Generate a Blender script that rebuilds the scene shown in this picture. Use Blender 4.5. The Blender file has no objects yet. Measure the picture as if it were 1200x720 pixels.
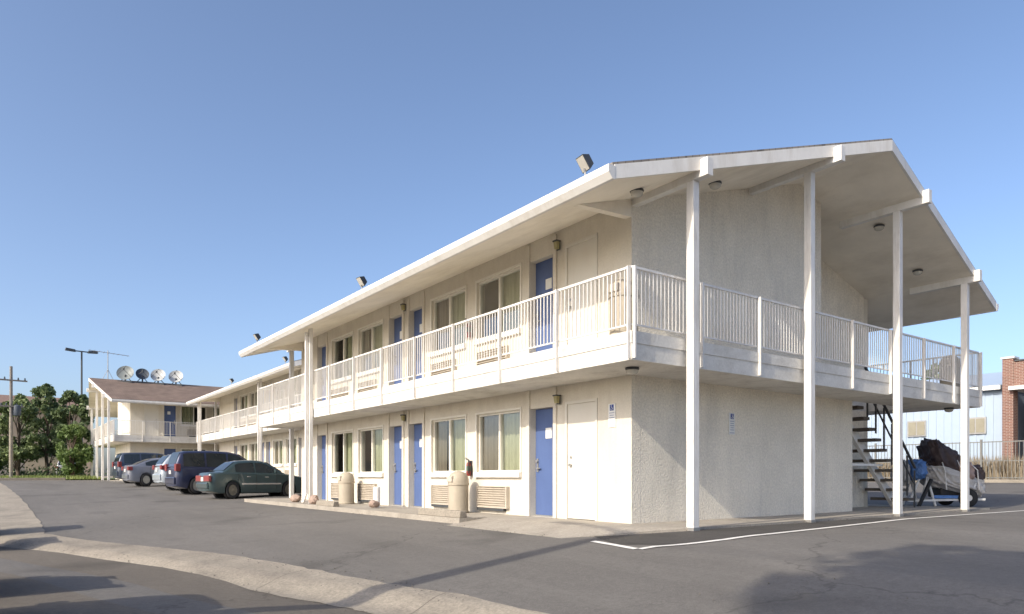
import bpy, bmesh, math, random
from mathutils import Vector, Matrix
random.seed(7)
S = bpy.context.scene
COL = S.collection
R = math.radians

# ------------------------------------------------------------------ camera, sky, sun, exposure
cam_d = bpy.data.cameras.new("camera"); cam = bpy.data.objects.new("camera", cam_d); COL.objects.link(cam)
cam.location = (-8.4, -8.157, .782); cam.rotation_euler = (R(90), 0, R(-36.233))
cam_d.sensor_width = 36; cam_d.lens = 827/1200*36; cam_d.shift_y = 198/1200
cam_d.clip_start = .05; cam_d.clip_end = 3000
S.camera = cam
SUN = Vector((1, .12, -.64)).normalized()
sun_el = math.asin(-SUN.z); sun_rot = math.atan2(-SUN.x, -SUN.y)
W_ = bpy.data.worlds.new("World"); S.world = W_; W_.use_nodes = True
wn = W_.node_tree; wn.nodes.clear()
sky = wn.nodes.new("ShaderNodeTexSky"); sky.sky_type = 'NISHITA'; sky.sun_disc = False
sky.sun_elevation = sun_el; sky.sun_rotation = sun_rot % (2*math.pi)
sky.air_density = .75; sky.dust_density = 3.6; sky.ozone_density = 2.0; sky.altitude = 300
bg = wn.nodes.new("ShaderNodeBackground"); bg.inputs[1].default_value = .15
wo = wn.nodes.new("ShaderNodeOutputWorld")
wn.links.new(sky.outputs[0], bg.inputs[0]); wn.links.new(bg.outputs[0], wo.inputs[0])
sl = bpy.data.lights.new("sun", 'SUN'); sl.energy = 2.6; sl.angle = R(.55); sl.color = (1, .91, .76)
so = bpy.data.objects.new("sun", sl); COL.objects.link(so)
so.rotation_euler = SUN.to_track_quat('-Z', 'Y').to_euler(); so.location = (-30, -5, 30)
S.view_settings.view_transform = 'Standard'; S.view_settings.look = 'None'
S.view_settings.exposure = 0.78; S.view_settings.gamma = 1
S.render.resolution_x = 1024; S.render.resolution_y = 614
S.cycles.max_bounces = 8; S.cycles.transparent_max_bounces = 12

# ------------------------------------------------------------------ terrain height
def sstep(t):
    t = min(1.0, max(0.0, t)); return t*t*(3-2*t)
def lerp_pts(pts, t):
    if t <= pts[0][0]: return pts[0][1]
    for (a, va), (b, vb) in zip(pts, pts[1:]):
        if t <= b: return va + (vb-va)*(t-a)/(b-a)
    return pts[-1][1]
GUT = [(-14,-2.6),(-8,-3.9),(-4,-4.85),(-2,-5.35),(0,-5.95),(2,-6.55),(4,-7.2),(7.5,-8.3),(11,-9.3)]
def xg(y): return lerp_pts(GUT, y)
def g(x, y):
    a = xg(y); u = x - a
    if u < 0: z = -.45 - .09*sstep((u+1.3)/1.3)
    elif u < .55: z = -.54 + .12*sstep(u/.55)
    else:
        e = -1.7
        z = -.42 + .31*min(1., max(0., (x-a-.55)/max(.8, e-a-.55)))
    if x > -1.7:
        k = sstep((x+1.7)/2.0)
        z = -.11 + .07*k - .10*k*sstep((-2.0-y)/6)
        if u < 1.2: z = min(z, -.42+.26*sstep((u-.4)/.8)) if u > .4 else z
    t = min(1., max(0., (y-17)/27)); z += (.5-z)*t
    t = sstep((x-13)/14); z += (.5-z)*t
    return z


# ------------------------------------------------------------------ helpers
class MB:
    def __init__(s): s.v = []; s.f = []; s.m = []
    def add(s, vs, fs, mi=0):
        o = len(s.v); s.v += [tuple(p) for p in vs]
        for f in fs: s.f.append(tuple(o+i for i in f)); s.m.append(mi)
        return s
    def box(s, x0, x1, y0, y1, z0, z1, mi=0):
        return s.add([(x0,y0,z0),(x1,y0,z0),(x1,y1,z0),(x0,y1,z0),(x0,y0,z1),(x1,y0,z1),(x1,y1,z1),(x0,y1,z1)],
                     [(0,3,2,1),(4,5,6,7),(0,1,5,4),(1,2,6,5),(2,3,7,6),(3,0,4,7)], mi)
    def prism(s, poly, axis, a, b, mi=0):
        def P(u, v, w): return {'x':(w,u,v),'y':(u,w,v),'z':(u,v,w)}[axis]
        n = len(poly)
        vs = [P(u,v,a) for u,v in poly]+[P(u,v,b) for u,v in poly]
        fs = [tuple(range(n)), tuple(range(2*n-1,n-1,-1))]+[(i,(i+1)%n,n+(i+1)%n,n+i) for i in range(n)]
        return s.add(vs, fs, mi)
    def hexa(s, p, mi=0):   # 4 bottom, 4 top
        return s.add(p, [(0,3,2,1),(4,5,6,7),(0,1,5,4),(1,2,6,5),(2,3,7,6),(3,0,4,7)], mi)
    def tube(s, a, b, r, r2=None, n=8, mi=0):
        a = Vector(a); b = Vector(b); d = (b-a).normalized(); r2 = r if r2 is None else r2
        u = d.orthogonal().normalized(); w = d.cross(u)
        vs = [a+(u*math.cos(2*math.pi*i/n)+w*math.sin(2*math.pi*i/n))*r for i in range(n)]
        vs += [b+(u*math.cos(2*math.pi*i/n)+w*math.sin(2*math.pi*i/n))*r2 for i in range(n)]
        return s.add(vs, [tuple(range(n-1,-1,-1)), tuple(range(n,2*n))]+[(i,(i+1)%n,n+(i+1)%n,n+i) for i in range(n)], mi)
    def bar(s, a, b, w, h, up=(0,0,1), mi=0):
        a = Vector(a); b = Vector(b); d = (b-a).normalized(); u = d.cross(Vector(up)).normalized(); v = u.cross(d)
        q = [u*sx*w/2+v*sy*h/2 for sx,sy in ((-1,-1),(1,-1),(1,1),(-1,1))]
        return s.add([a+k for k in q]+[b+k for k in q], [(3,2,1,0),(4,5,6,7),(0,1,5,4),(1,2,6,5),(2,3,7,6),(3,0,4,7)], mi)
    def lathe(s, prof, c=(0,0,0), n=20, axis='z', mi=0):
        vs = []; fs = []; k = len(prof)
        for i in range(n):
            a = 2*math.pi*i/n
            for r, z in prof:
                p = (r*math.cos(a), r*math.sin(a), z)
                if axis == 'y': p = (p[0], p[2], p[1])
                if axis == 'x': p = (p[2], p[0], p[1])
                vs.append((c[0]+p[0], c[1]+p[1], c[2]+p[2]))
        for i in range(n):
            j = (i+1)%n
            for q in range(k-1): fs.append((i*k+q, j*k+q, j*k+q+1, i*k+q+1))
        return s.add(vs, fs, mi)
    def grid(s, rows, mi=0, closed=False):
        o = len(rows[0]); vs = [p for r in rows for p in r]; fs = []
        for i in range(len(rows)-1):
            for j in range(o if closed else o-1):
                k = (j+1)%o; fs.append((i*o+j, i*o+k, (i+1)*o+k, (i+1)*o+j))
        return s.add(vs, fs, mi)
    def build(s, name, mat, parent=None, smooth=False, fn=None, bevel=0, loc=None):
        vs = [fn(p) for p in s.v] if fn else s.v
        me = bpy.data.meshes.new(name); me.from_pydata(vs, [], s.f)
        for m in (mat if isinstance(mat, (list,tuple)) else [mat]): me.materials.append(m)
        me.polygons.foreach_set("material_index", s.m)
        bm = bmesh.new(); bm.from_mesh(me)
        if bevel or smooth: bmesh.ops.remove_doubles(bm, verts=bm.verts, dist=1e-5)
        bmesh.ops.recalc_face_normals(bm, faces=bm.faces)
        bm.to_mesh(me); bm.free()
        if smooth:
            me.polygons.foreach_set("use_smooth", [True]*len(me.polygons))
            try: me.set_sharp_from_angle(angle=R(42 if smooth is True else smooth))
            except Exception: pass
        o = bpy.data.objects.new(name, me); COL.objects.link(o)
        if parent: o.parent = parent
        if loc: o.location = loc
        if bevel:
            md = o.modifiers.new("bevel", 'BEVEL'); md.width = bevel; md.segments = 2; md.limit_method = 'ANGLE'; md.angle_limit = R(40)
        return o

def tag(o, label=None, cat=None, group=None, kind=None):
    if label: o['label'] = label
    if cat: o['category'] = cat
    if group: o['group'] = group
    if kind: o['kind'] = kind
    return o
def thing(name, label, cat, loc=(0,0,0), rz=0, group=None):
    o = bpy.data.objects.new(name, None); COL.objects.link(o); o.empty_display_size = .2
    o.location = loc; o.rotation_euler = (0,0,rz)
    return tag(o, label, cat, group)
def dup(root, loc, rz, label, group=None):
    def cp(o, par):
        c = o.copy(); COL.objects.link(c)
        if par: c.parent = par
        for ch in [x for x in KIDS.get(o.name, [])]: cp(ch, c)
        return c
    KIDS = {}
    for o in list(S.objects):
        if o.parent: KIDS.setdefault(o.parent.name, []).append(o)
    r = cp(root, None); r.location = loc; r.rotation_euler = (0,0,rz); r['label'] = label
    if group: r['group'] = group
    return r

# ------------------------------------------------------------------ materials
def mat(name, col, rough=.8, var=.08, scale=3., bump=0., bscale=60., metal=0., spec=.4, stain=None, stain_amt=0., stain_scale=(1,1,1), coat=0., detail=6, grain=0., gscale=40., bdist=.02):
    m = bpy.data.materials.new(name); m.use_nodes = True; nt = m.node_tree; N = nt.nodes; L = nt.links
    b = N["Principled BSDF"]; b.inputs["Roughness"].default_value = rough; b.inputs["Metallic"].default_value = metal
    b.inputs["Specular IOR Level"].default_value = spec; b.inputs["Coat Weight"].default_value = coat
    tc = N.new("ShaderNodeTexCoord")
    n = N.new("ShaderNodeTexNoise"); n.inputs["Scale"].default_value = scale; n.inputs["Detail"].default_value = detail; n.inputs["Roughness"].default_value = .62
    L.new(tc.outputs["Object"], n.inputs["Vector"])
    mx = N.new("ShaderNodeMix"); mx.data_type = 'RGBA'
    mx.inputs[6].default_value = (*[c*(1-var) for c in col], 1); mx.inputs[7].default_value = (*[min(1,c*(1+var)) for c in col], 1)
    cr = N.new("ShaderNodeMapRange"); cr.inputs[1].default_value = .3; cr.inputs[2].default_value = .7
    L.new(n.outputs[0], cr.inputs[0]); L.new(cr.outputs[0], mx.inputs[0]); out = mx.outputs[2]
    if stain:
        mp = N.new("ShaderNodeMapping"); mp.inputs["Scale"].default_value = stain_scale; L.new(tc.outputs["Object"], mp.inputs[0])
        n2 = N.new("ShaderNodeTexNoise"); n2.inputs["Scale"].default_value = 1; n2.inputs["Detail"].default_value = 8; n2.inputs["Roughness"].default_value = .7
        L.new(mp.outputs[0], n2.inputs["Vector"])
        r2 = N.new("ShaderNodeMapRange"); r2.inputs[1].default_value = .48; r2.inputs[2].default_value = .75; r2.inputs[4].default_value = stain_amt
        L.new(n2.outputs[0], r2.inputs[0])
        m2 = N.new("ShaderNodeMix"); m2.data_type = 'RGBA'; m2.inputs[7].default_value = (*stain, 1)
        L.new(r2.outputs[0], m2.inputs[0]); L.new(out, m2.inputs[6]); out = m2.outputs[2]
    if grain:
        n4 = N.new("ShaderNodeTexNoise"); n4.inputs["Scale"].default_value = gscale; n4.inputs["Detail"].default_value = 5; n4.inputs["Roughness"].default_value = .75
        L.new(tc.outputs["Object"], n4.inputs["Vector"])
        r4 = N.new("ShaderNodeMapRange"); r4.inputs[1].default_value = .35; r4.inputs[2].default_value = .65; r4.inputs[3].default_value = 1-grain; r4.inputs[4].default_value = 1+grain*.6
        L.new(n4.outputs[0], r4.inputs[0])
        m4 = N.new("ShaderNodeVectorMath"); m4.operation = 'SCALE'; L.new(out, m4.inputs[0]); L.new(r4.outputs[0], m4.inputs[3]); out = m4.outputs[0]
    L.new(out, b.inputs["Base Color"])
    if bump:
        n3 = N.new("ShaderNodeTexNoise"); n3.inputs["Scale"].default_value = bscale; n3.inputs["Detail"].default_value = 4
        L.new(tc.outputs["Object"], n3.inputs["Vector"])
        bp = N.new("ShaderNodeBump"); bp.inputs["Strength"].default_value = bump; bp.inputs["Distance"].default_value = bdist
        L.new(n3.outputs[0], bp.inputs["Height"]); L.new(bp.outputs[0], b.inputs["Normal"])
    return m
M = {}
M['stucco'] = mat("painted_stucco", (.65,.605,.515), .9, .05, 2.2, .25, 45, stain=(.44,.38,.30), stain_amt=.4, stain_scale=(2.2,2.2,.5), grain=.07, gscale=30)  # colour darkened to tone down the sunlit front walls
M['gable'] = mat("rough_stucco", (.83,.77,.655), .95, .06, 1.4, .9, 30, stain=(.50,.47,.42), stain_amt=.5, stain_scale=(1.6,1.6,.3), grain=.16, gscale=24, bdist=.03)  # colour lightened above the front stucco to lift the shaded gable
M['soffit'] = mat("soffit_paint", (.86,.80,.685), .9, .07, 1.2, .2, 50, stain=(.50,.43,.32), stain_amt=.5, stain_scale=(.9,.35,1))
M['trim'] = mat("white_trim_paint", (.74,.72,.68), .6, .05, 4, .12, 30, stain=(.42,.36,.28), stain_amt=.45, stain_scale=(3,3,.7))
M['slab'] = mat("painted_concrete", (.68,.655,.60), .85, .06, 1.6, .35, 26, stain=(.36,.33,.28), stain_amt=.6, stain_scale=(2.2,2.2,3), grain=.08, gscale=22)
M['rail'] = mat("rail_paint", (.72,.70,.665), .5, .05, 6, stain=(.36,.25,.17), stain_amt=.4, stain_scale=(8,8,2))
M['column'] = mat("column_paint", (.76,.74,.70), .55, .04, 5, .05, 20, stain=(.36,.30,.24), stain_amt=.55, stain_scale=(9,9,1.1))
M['blue'] = mat("blue_door_paint", (.08,.125,.275), .45, .06, 2.5, stain=(.06,.085,.21), stain_amt=.35, stain_scale=(4,4,1))
M['cream'] = mat("cream_door_paint", (.65,.62,.55), .6, .03, 2, stain=(.6,.54,.45), stain_amt=.3, stain_scale=(3,3,.8))
M['frame'] = mat("window_frame_paint", (.74,.71,.63), .5, .05, 6)
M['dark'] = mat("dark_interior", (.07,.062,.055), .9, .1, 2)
M['curt'] = mat("sage_curtain", (.40,.39,.26), .9, .08, 5)
M['curt2'] = mat("tan_curtain", (.20,.16,.12), .9, .1, 5)
M['ac'] = mat("air_conditioner_beige", (.50,.445,.37), .7, .06, 6, stain=(.35,.29,.22), stain_amt=.4, stain_scale=(5,5,2))
M['metal'] = mat("dull_steel", (.42,.41,.39), .4, .1, 8, metal=.7)
M['darkmetal'] = mat("dark_metal", (.06,.065,.07), .5, .15, 8)
M['lampbox'] = mat("aged_lamp_glass", (.36,.32,.16), .4, .15, 12)
M['shedpane'] = mat('dusty_pane', (.27,.25,.19), .35, .1, 3)
M['fence'] = mat('weathered_fence_metal', (.20,.20,.19), .6, .1, 6, metal=.3)
M['plate'] = mat("number_plate_white", (.75,.75,.72), .5, .03, 10)
M['ink'] = mat("sign_blue_ink", (.04,.07,.26), .5, .05, 10)
M['grey'] = mat("grey_ink", (.36,.38,.46), .5, .05, 10)
M['concrete'] = mat("weathered_concrete", (.30,.265,.215), .92, .13, .9, .35, 30, stain=(.13,.115,.10), stain_amt=.65, stain_scale=(1.4,.6,1), detail=10, grain=.25, gscale=26)
M['walk'] = mat("walkway_concrete", (.36,.325,.275), .92, .10, 1.6, .35, 34, stain=(.17,.15,.125), stain_amt=.6, stain_scale=(1.3,1.3,1), detail=10, grain=.2, gscale=26)
M['paint'] = mat("road_paint", (.74,.72,.68), .8, .08, 5, .3, 60, stain=(.2,.19,.18), stain_amt=.55, stain_scale=(5,5,5))
M['binbody'] = mat("beige_plastic", (.40,.35,.275), .6, .08, 4, .15, 60, stain=(.32,.27,.2), stain_amt=.35, stain_scale=(6,6,1))
M['rock'] = mat("pink_sandstone", (.37,.275,.225), .9, .2, 9, .6, 14)
M['rubber'] = mat("tyre_rubber", (.022,.022,.023), .85, .15, 10)
M['rim'] = mat("alloy", (.50,.48,.42), .35, .08, 10, metal=.6)
M['dullrim'] = mat('dull_rim', (.20,.185,.15), .5, .1, 10, metal=.5)
M['chrome'] = mat("chrome", (.62,.62,.62), .22, .04, 6, metal=.9)
M['red'] = mat("tail_lamp_red", (.24,.045,.045), .3, .1, 6, coat=.5)
M['clear'] = mat("lamp_clear", (.65,.67,.68), .12, .05, 6, coat=.5)
M['carglass'] = mat("car_glass", (.020,.026,.030), .04, .15, 2, spec=.8)
M['blackplast'] = mat("black_plastic", (.02,.02,.021), .6, .1, 8)
M['bark'] = mat("bark", (.10,.075,.055), .95, .25, 12, .8, 20)
M['wood'] = mat("grey_pole_wood", (.22,.20,.18), .9, .15, 6, .3, 20)
M['siding'] = mat("pale_metal_siding", (.35,.43,.53), .5, .03, 3, stain=(.45,.49,.52), stain_amt=.3, stain_scale=(1,1,.3))
M['tanwall'] = mat("tan_wall", (.46,.36,.26), .9, .08, .8, .1, 10)
M['greywall'] = mat("taupe_wall", (.33,.28,.24), .9, .08, .8)
M['brownroof'] = mat("brown_roofing", (.20,.13,.10), .9, .12, 3)
M['tarp_dark'] = mat("brown_tarp", (.060,.042,.042), .62, .25, 5, .5, 12)
M['tarp_pink'] = mat("faded_tarp", (.34,.25,.22), .7, .15, 6, .4, 12)
M['tarp_grey'] = mat("grey_cover", (.42,.41,.40), .7, .15, 6, .4, 14)
M['blueplast'] = mat("blue_tarp", (.09,.20,.46), .5, .2, 8, .5, 18)
M['palegrey'] = mat("pale_paint", (.62,.62,.60), .5, .08, 8)
M['dishw'] = mat("shaded_dish_white", (.46,.47,.46), .5, .06, 3)  # dish tones here are darkened for faces turned from the sun
M['dishg'] = mat("shaded_dish_grey", (.24,.26,.25), .5, .08, 3)
M['dishd'] = mat("dish_dark", (.06,.075,.095), .6, .1, 3)
M['treadshade'] = mat("stair_tread", (.11,.095,.08), .85, .15, 5)  # dark colour stands for the shade under the treads
M['whitepaint'] = mat("white_paint", (.80,.79,.76), .5, .04, 5)
M['redext'] = mat("extinguisher_red", (.20,.035,.028), .4, .1, 8)
M['greenext'] = mat("extinguisher_tag", (.05,.09,.06), .5, .1, 8)
M['foglight'] = mat("flood_lens", (.52,.50,.44), .25, .06, 5)
def carpaint(name, c): return mat(name, c, .32, .06, 2.5, metal=.35, spec=.5, coat=.8)
def leafmat(name, c, c2):
    m = bpy.data.materials.new(name); m.use_nodes = True; N = m.node_tree.nodes; L = m.node_tree.links; b = N["Principled BSDF"]
    g_ = N.new("ShaderNodeNewGeometry"); n = N.new("ShaderNodeTexNoise"); n.inputs["Scale"].default_value = .9
    tc = N.new("ShaderNodeTexCoord"); L.new(tc.outputs["Object"], n.inputs["Vector"])
    ad = N.new("ShaderNodeMath"); ad.operation = 'ADD'; L.new(g_.outputs["Random Per Island"], ad.inputs[0]); L.new(n.outputs[0], ad.inputs[1])
    mr = N.new("ShaderNodeMapRange"); mr.inputs[1].default_value = .4; mr.inputs[2].default_value = 1.5; L.new(ad.outputs[0], mr.inputs[0])
    mx = N.new("ShaderNodeMix"); mx.data_type = 'RGBA'; mx.inputs[6].default_value = (*c,1); mx.inputs[7].default_value = (*c2,1)
    L.new(mr.outputs[0], mx.inputs[0]); L.new(mx.outputs[2], b.inputs["Base Color"]); b.inputs["Roughness"].default_value = .6
    tr = N.new("ShaderNodeBsdfTranslucent"); L.new(mx.outputs[2], tr.inputs[0]); ms = N.new("ShaderNodeMixShader"); ms.inputs[0].default_value = .3
    L.new(b.outputs[0], ms.inputs[1]); L.new(tr.outputs[0], ms.inputs[2]); L.new(ms.outputs[0], N["Material Output"].inputs[0])
    return m
M['leaf_a'] = leafmat("olive_leaf", (.075,.115,.04), (.24,.30,.125))
M['leaf_b'] = leafmat("dark_leaf", (.06,.10,.042), (.19,.245,.105))
M['leaf_c'] = leafmat("bright_leaf", (.08,.14,.035), (.24,.32,.11))
M['drygrass'] = leafmat("dry_grass_blade", (.26,.21,.145), (.42,.35,.25))
M['grassblade'] = leafmat("green_grass_blade", (.12,.17,.04), (.26,.30,.09))
def glass():
    m = bpy.data.materials.new("window_glass"); m.use_nodes = True; N = m.node_tree.nodes; L = m.node_tree.links; N.clear()
    o = N.new("ShaderNodeOutputMaterial"); t = N.new("ShaderNodeBsdfTransparent"); t.inputs[0].default_value = (.80,.84,.82,1)
    gl = N.new("ShaderNodeBsdfGlossy"); gl.inputs["Roughness"].default_value = .03; gl.inputs[0].default_value = (.9,.9,.9,1)
    fr = N.new("ShaderNodeFresnel"); fr.inputs[0].default_value = 1.5
    mu = N.new("ShaderNodeMath"); mu.operation = 'MULTIPLY_ADD'; mu.inputs[1].default_value = .22; mu.inputs[2].default_value = .01; L.new(fr.outputs[0], mu.inputs[0])
    ms = N.new("ShaderNodeMixShader"); L.new(mu.outputs[0], ms.inputs[0]); L.new(t.outputs[0], ms.inputs[1]); L.new(gl.outputs[0], ms.inputs[2]); L.new(ms.outputs[0], o.inputs[0])
    return m
M['glass'] = glass()
def shingles(name, c1, c2):
    m = bpy.data.materials.new(name); m.use_nodes = True; N = m.node_tree.nodes; L = m.node_tree.links; b = N["Principled BSDF"]
    tc = N.new("ShaderNodeTexCoord"); mp = N.new("ShaderNodeMapping"); mp.inputs["Rotation"].default_value = (0,0,R(90))
    L.new(tc.outputs["Object"], mp.inputs[0])
    br = N.new("ShaderNodeTexBrick"); br.inputs["Scale"].default_value = 1; br.inputs["Brick Width"].default_value = .3; br.inputs["Row Height"].default_value = .14
    br.inputs["Mortar Size"].default_value = .008; br.inputs["Bias"].default_value = -.1
    br.inputs[1].default_value = (*c1,1); br.inputs[2].default_value = (*c2,1); br.inputs[3].default_value = (*[k*.45 for k in c1],1)
    L.new(mp.outputs[0], br.inputs[0])
    n = N.new("ShaderNodeTexNoise"); n.inputs["Scale"].default_value = 1.2; n.inputs["Detail"].default_value = 8; L.new(tc.outputs["Object"], n.inputs["Vector"])
    mx = N.new("ShaderNodeMix"); mx.data_type = 'RGBA'; mx.blend_type = 'OVERLAY'; mx.inputs[0].default_value = .5
    L.new(br.outputs[0], mx.inputs[6]); L.new(n.outputs[0], mx.inputs[7]); L.new(mx.outputs[2], b.inputs["Base Color"]); b.inputs["Roughness"].default_value = .95
    return m
M['shingle'] = shingles("brown_shingles", (.19,.135,.105), (.135,.095,.075))
M['shingle_grey'] = shingles("grey_shingles", (.24,.215,.19), (.17,.15,.135))
def bricks():
    m = bpy.data.materials.new("red_brick"); m.use_nodes = True; N = m.node_tree.nodes; L = m.node_tree.links; b = N["Principled BSDF"]
    tc = N.new("ShaderNodeTexCoord"); sp = N.new("ShaderNodeSeparateXYZ"); L.new(tc.outputs["Object"], sp.inputs[0])
    ad = N.new("ShaderNodeMath"); ad.operation = 'ADD'; L.new(sp.outputs[0], ad.inputs[0]); L.new(sp.outputs[1], ad.inputs[1])
    cb = N.new("ShaderNodeCombineXYZ"); L.new(ad.outputs[0], cb.inputs[0]); L.new(sp.outputs[2], cb.inputs[1])
    br = N.new("ShaderNodeTexBrick"); br.inputs["Scale"].default_value = 1; br.inputs["Brick Width"].default_value = .24; br.inputs["Row Height"].default_value = .08; br.inputs["Mortar Size"].default_value = .008
    br.inputs[1].default_value = (.215,.10,.075,1); br.inputs[2].default_value = (.155,.072,.056,1); br.inputs[3].default_value = (.36,.31,.26,1)
    L.new(cb.outputs[0], br.inputs[0]); L.new(br.outputs[0], b.inputs["Base Color"]); b.inputs["Roughness"].default_value = .9
    return m
M['brick'] = bricks()
def asphalt(name, base, crack=True):
    m = bpy.data.materials.new(name); m.use_nodes = True; N = m.node_tree.nodes; L = m.node_tree.links; b = N["Principled BSDF"]
    tc = N.new("ShaderNodeTexCoord"); co = tc.outputs["Object"]
    def noise(sc, det=6, ro=.6, vec=None):
        n = N.new("ShaderNodeTexNoise"); n.inputs["Scale"].default_value = sc; n.inputs["Detail"].default_value = det; n.inputs["Roughness"].default_value = ro
        L.new(vec or co, n.inputs["Vector"]); return n
    def mix(fac, a, bb, t='MIX'):
        x = N.new("ShaderNodeMix"); x.data_type = 'RGBA'; x.blend_type = t
        if isinstance(fac, float): x.inputs[0].default_value = fac
        else: L.new(fac, x.inputs[0])
        for i, q in ((6,a),(7,bb)):
            if isinstance(q, tuple): x.inputs[i].default_value = (*q,1)
            else: L.new(q, x.inputs[i])
        return x.outputs[2]
    def rng(s, a, c, lo=0., hi=1.):
        r = N.new("ShaderNodeMapRange"); r.inputs[1].default_value = a; r.inputs[2].default_value = c; r.inputs[3].default_value = lo; r.inputs[4].default_value = hi
        L.new(s, r.inputs[0]); return r.outputs[0]
    st = N.new("ShaderNodeMapping"); st.inputs["Scale"].default_value = (.55,.16,1); st.inputs["Rotation"].default_value = (0,0,R(12)); L.new(co, st.inputs[0])
    big = noise(.8, 8, .65, st.outputs[0]); mid = noise(1.7, 9, .7); fine = noise(55, 3, .7); spk = noise(150, 2, .8)
    c = mix(rng(big.outputs[0],.35,.66), tuple(k*.70 for k in base), tuple(k*1.25 for k in base))
    c = mix(rng(mid.outputs[0],.42,.72,0,.42), c, tuple(k*.62 for k in base))
    st2 = N.new("ShaderNodeMapping"); st2.inputs["Scale"].default_value = (3.2,.22,1); st2.inputs["Rotation"].default_value = (0,0,R(-8)); L.new(co, st2.inputs[0])
    stk = noise(1., 5, .6, st2.outputs[0]); c = mix(rng(stk.outputs[0],.52,.75,0,.30), c, tuple(k*1.55 for k in base))
    pat = noise(.23, 2, .4); c = mix(rng(pat.outputs[0],.55,.575,0,.22), c, tuple(k*.7 for k in base))
    c = mix(rng(fine.outputs[0],.35,.7,0,.5), c, tuple(k*1.5 for k in base))
    c = mix(rng(spk.outputs[0],.56,.75,0,.35), c, tuple(k*2.6 for k in base))
    agg = noise(15, 5, .8); c = mix(rng(agg.outputs[0],.38,.64,0,.55), c, tuple(k*.72 for k in base))
    oil = noise(.42, 3, .5); c = mix(rng(oil.outputs[0],.58,.70,0,.6), c, tuple(k*.45 for k in base))
    if crack:
        w = noise(.7, 5, .6); ws = N.new("ShaderNodeVectorMath"); ws.operation = 'SCALE'; ws.inputs[3].default_value = 1.6; L.new(w.outputs[1], ws.inputs[0])
        wa = N.new("ShaderNodeVectorMath"); L.new(co, wa.inputs[0]); L.new(ws.outputs[0], wa.inputs[1])
        for sc, wd, am in ((.13,.004,.45),(.45,.005,.22)):
            v = N.new("ShaderNodeTexVoronoi"); v.feature = 'DISTANCE_TO_EDGE'; v.inputs["Scale"].default_value = sc; L.new(wa.outputs[0], v.inputs["Vector"])
            c = mix(rng(v.outputs[0], 0, wd, am, 0), c, tuple(k*.33 for k in base))
    L.new(c, b.inputs["Base Color"]); b.inputs["Roughness"].default_value = .88; b.inputs["Specular IOR Level"].default_value = .3
    bp = N.new("ShaderNodeBump"); bp.inputs["Strength"].default_value = .5; bp.inputs["Distance"].default_value = .012; L.new(fine.outputs[0], bp.inputs["Height"]); L.new(bp.outputs[0], b.inputs["Normal"])
    return m
M['asphalt'] = asphalt("worn_asphalt", (.148,.139,.128))
M['asphalt_dark'] = asphalt("resealed_asphalt", (.072,.067,.062))
M['street'] = asphalt("street_asphalt", (.142,.125,.104))
M['earth'] = mat("dry_earth", (.27,.22,.16), .95, .2, .3)
M['lawn'] = mat("lawn_soil", (.10,.13,.045), .95, .3, .6, .5, 8)

# ------------------------------------------------------------------ ground
def frange(a, b, st):
    out = []; x = a
    while x < b-1e-6: out.append(x); x += st
    return out
gx = [-900,-300,-120,-60,-30,-18,-14,-12,-10.5]+frange(-9.5,-1,.125)+frange(-1,14,.4)+frange(14,30,1)+[30,36,50,90,200,500,900]
gy = [-900,-300,-100,-40,-20,-14]+frange(-12,14,.25)+frange(14,60,1)+[60,80,120,250,500,900]
def terrain(name, m, off, xs, ys):
    b = MB(); b.grid([[(x,y,g(x,y)+off) for x in xs] for y in ys]); o = b.build(name, m, smooth=180); tag(o, kind='structure'); return o
terrain("ground", M['earth'], -.03, gx, gy)
terrain("asphalt_lot", M['asphalt'], 0, [x for x in gx if -61<=x<=36], [y for y in gy if -41<=y<=47])
def strip(name, m, A, B, off, n=8, kind='structure', sub=6):
    """a sheet on the terrain between two polylines"""
    def dens(P):
        out = []
        for p, q in zip(P, P[1:]):
            for i in range(sub): out.append((p[0]+(q[0]-p[0])*i/sub, p[1]+(q[1]-p[1])*i/sub))
        return out+[P[-1]]
    A = dens(A); Bq = dens(B); b = MB(); rows = []
    for p, q in zip(A, Bq):
        r = []
        for i in range(n+1):
            t = i/n; x = p[0]+(q[0]-p[0])*t; y = p[1]+(q[1]-p[1])*t; r.append((x,y,g(x,y)+off))
        rows.append(r)
    b.grid(rows)
    o = b.build(name, m, smooth=180); return tag(o, kind=kind)
low = [(-5.0,-6),(-5.2,-4),(-5.36,-2.9),(-5.54,-1.8),(-5.63,-1.34),(-5.84,-.63),(-5.99,.04),(-6.13,.94),(-6.27,1.6),(-6.54,2.58),(-7.05,4.09),(-7.57,5.76),(-8.32,7.85),(-9.4,9.6),(-10.2,13),(-10.6,18),(-11,22.4),(-11.4,28),(-12,34.6),(-12.6,46)]
up = [(-4.2,-6),(-4.4,-4.3),(-4.54,-3.3),(-4.66,-2.22),(-4.8,-1.56),(-4.97,-.92),(-5.1,-.1),(-5.22,.5),(-5.35,1.25),(-5.69,2.81),(-6.14,4.11),(-6.69,5.65),(-7.05,6.74),(-7.58,8.94),(-7.5,12.9),(-7.46,18.2),(-7.52,22.4),(-7.65,28.2),(-7.86,34.6),(-8.4,46)]
def jit(P, a, seed):
    r = random.Random(seed); out = []
    for p, q in zip(P, P[1:]):
        for i in range(5): out.append((p[0]+(q[0]-p[0])*i/5+r.uniform(-a,a), p[1]+(q[1]-p[1])*i/5))
    return out+[P[-1]]
lowj, upj = jit(low, .025, 1), jit(up, .03, 2)
strip("street", M['street'], [(-60,p[1]) for p in low], [(p[0]+.05,p[1]) for p in low], .004, n=60, sub=6)
strip("concrete_gutter", M['concrete'], lowj, upj, .012, n=22, sub=2)
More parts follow.
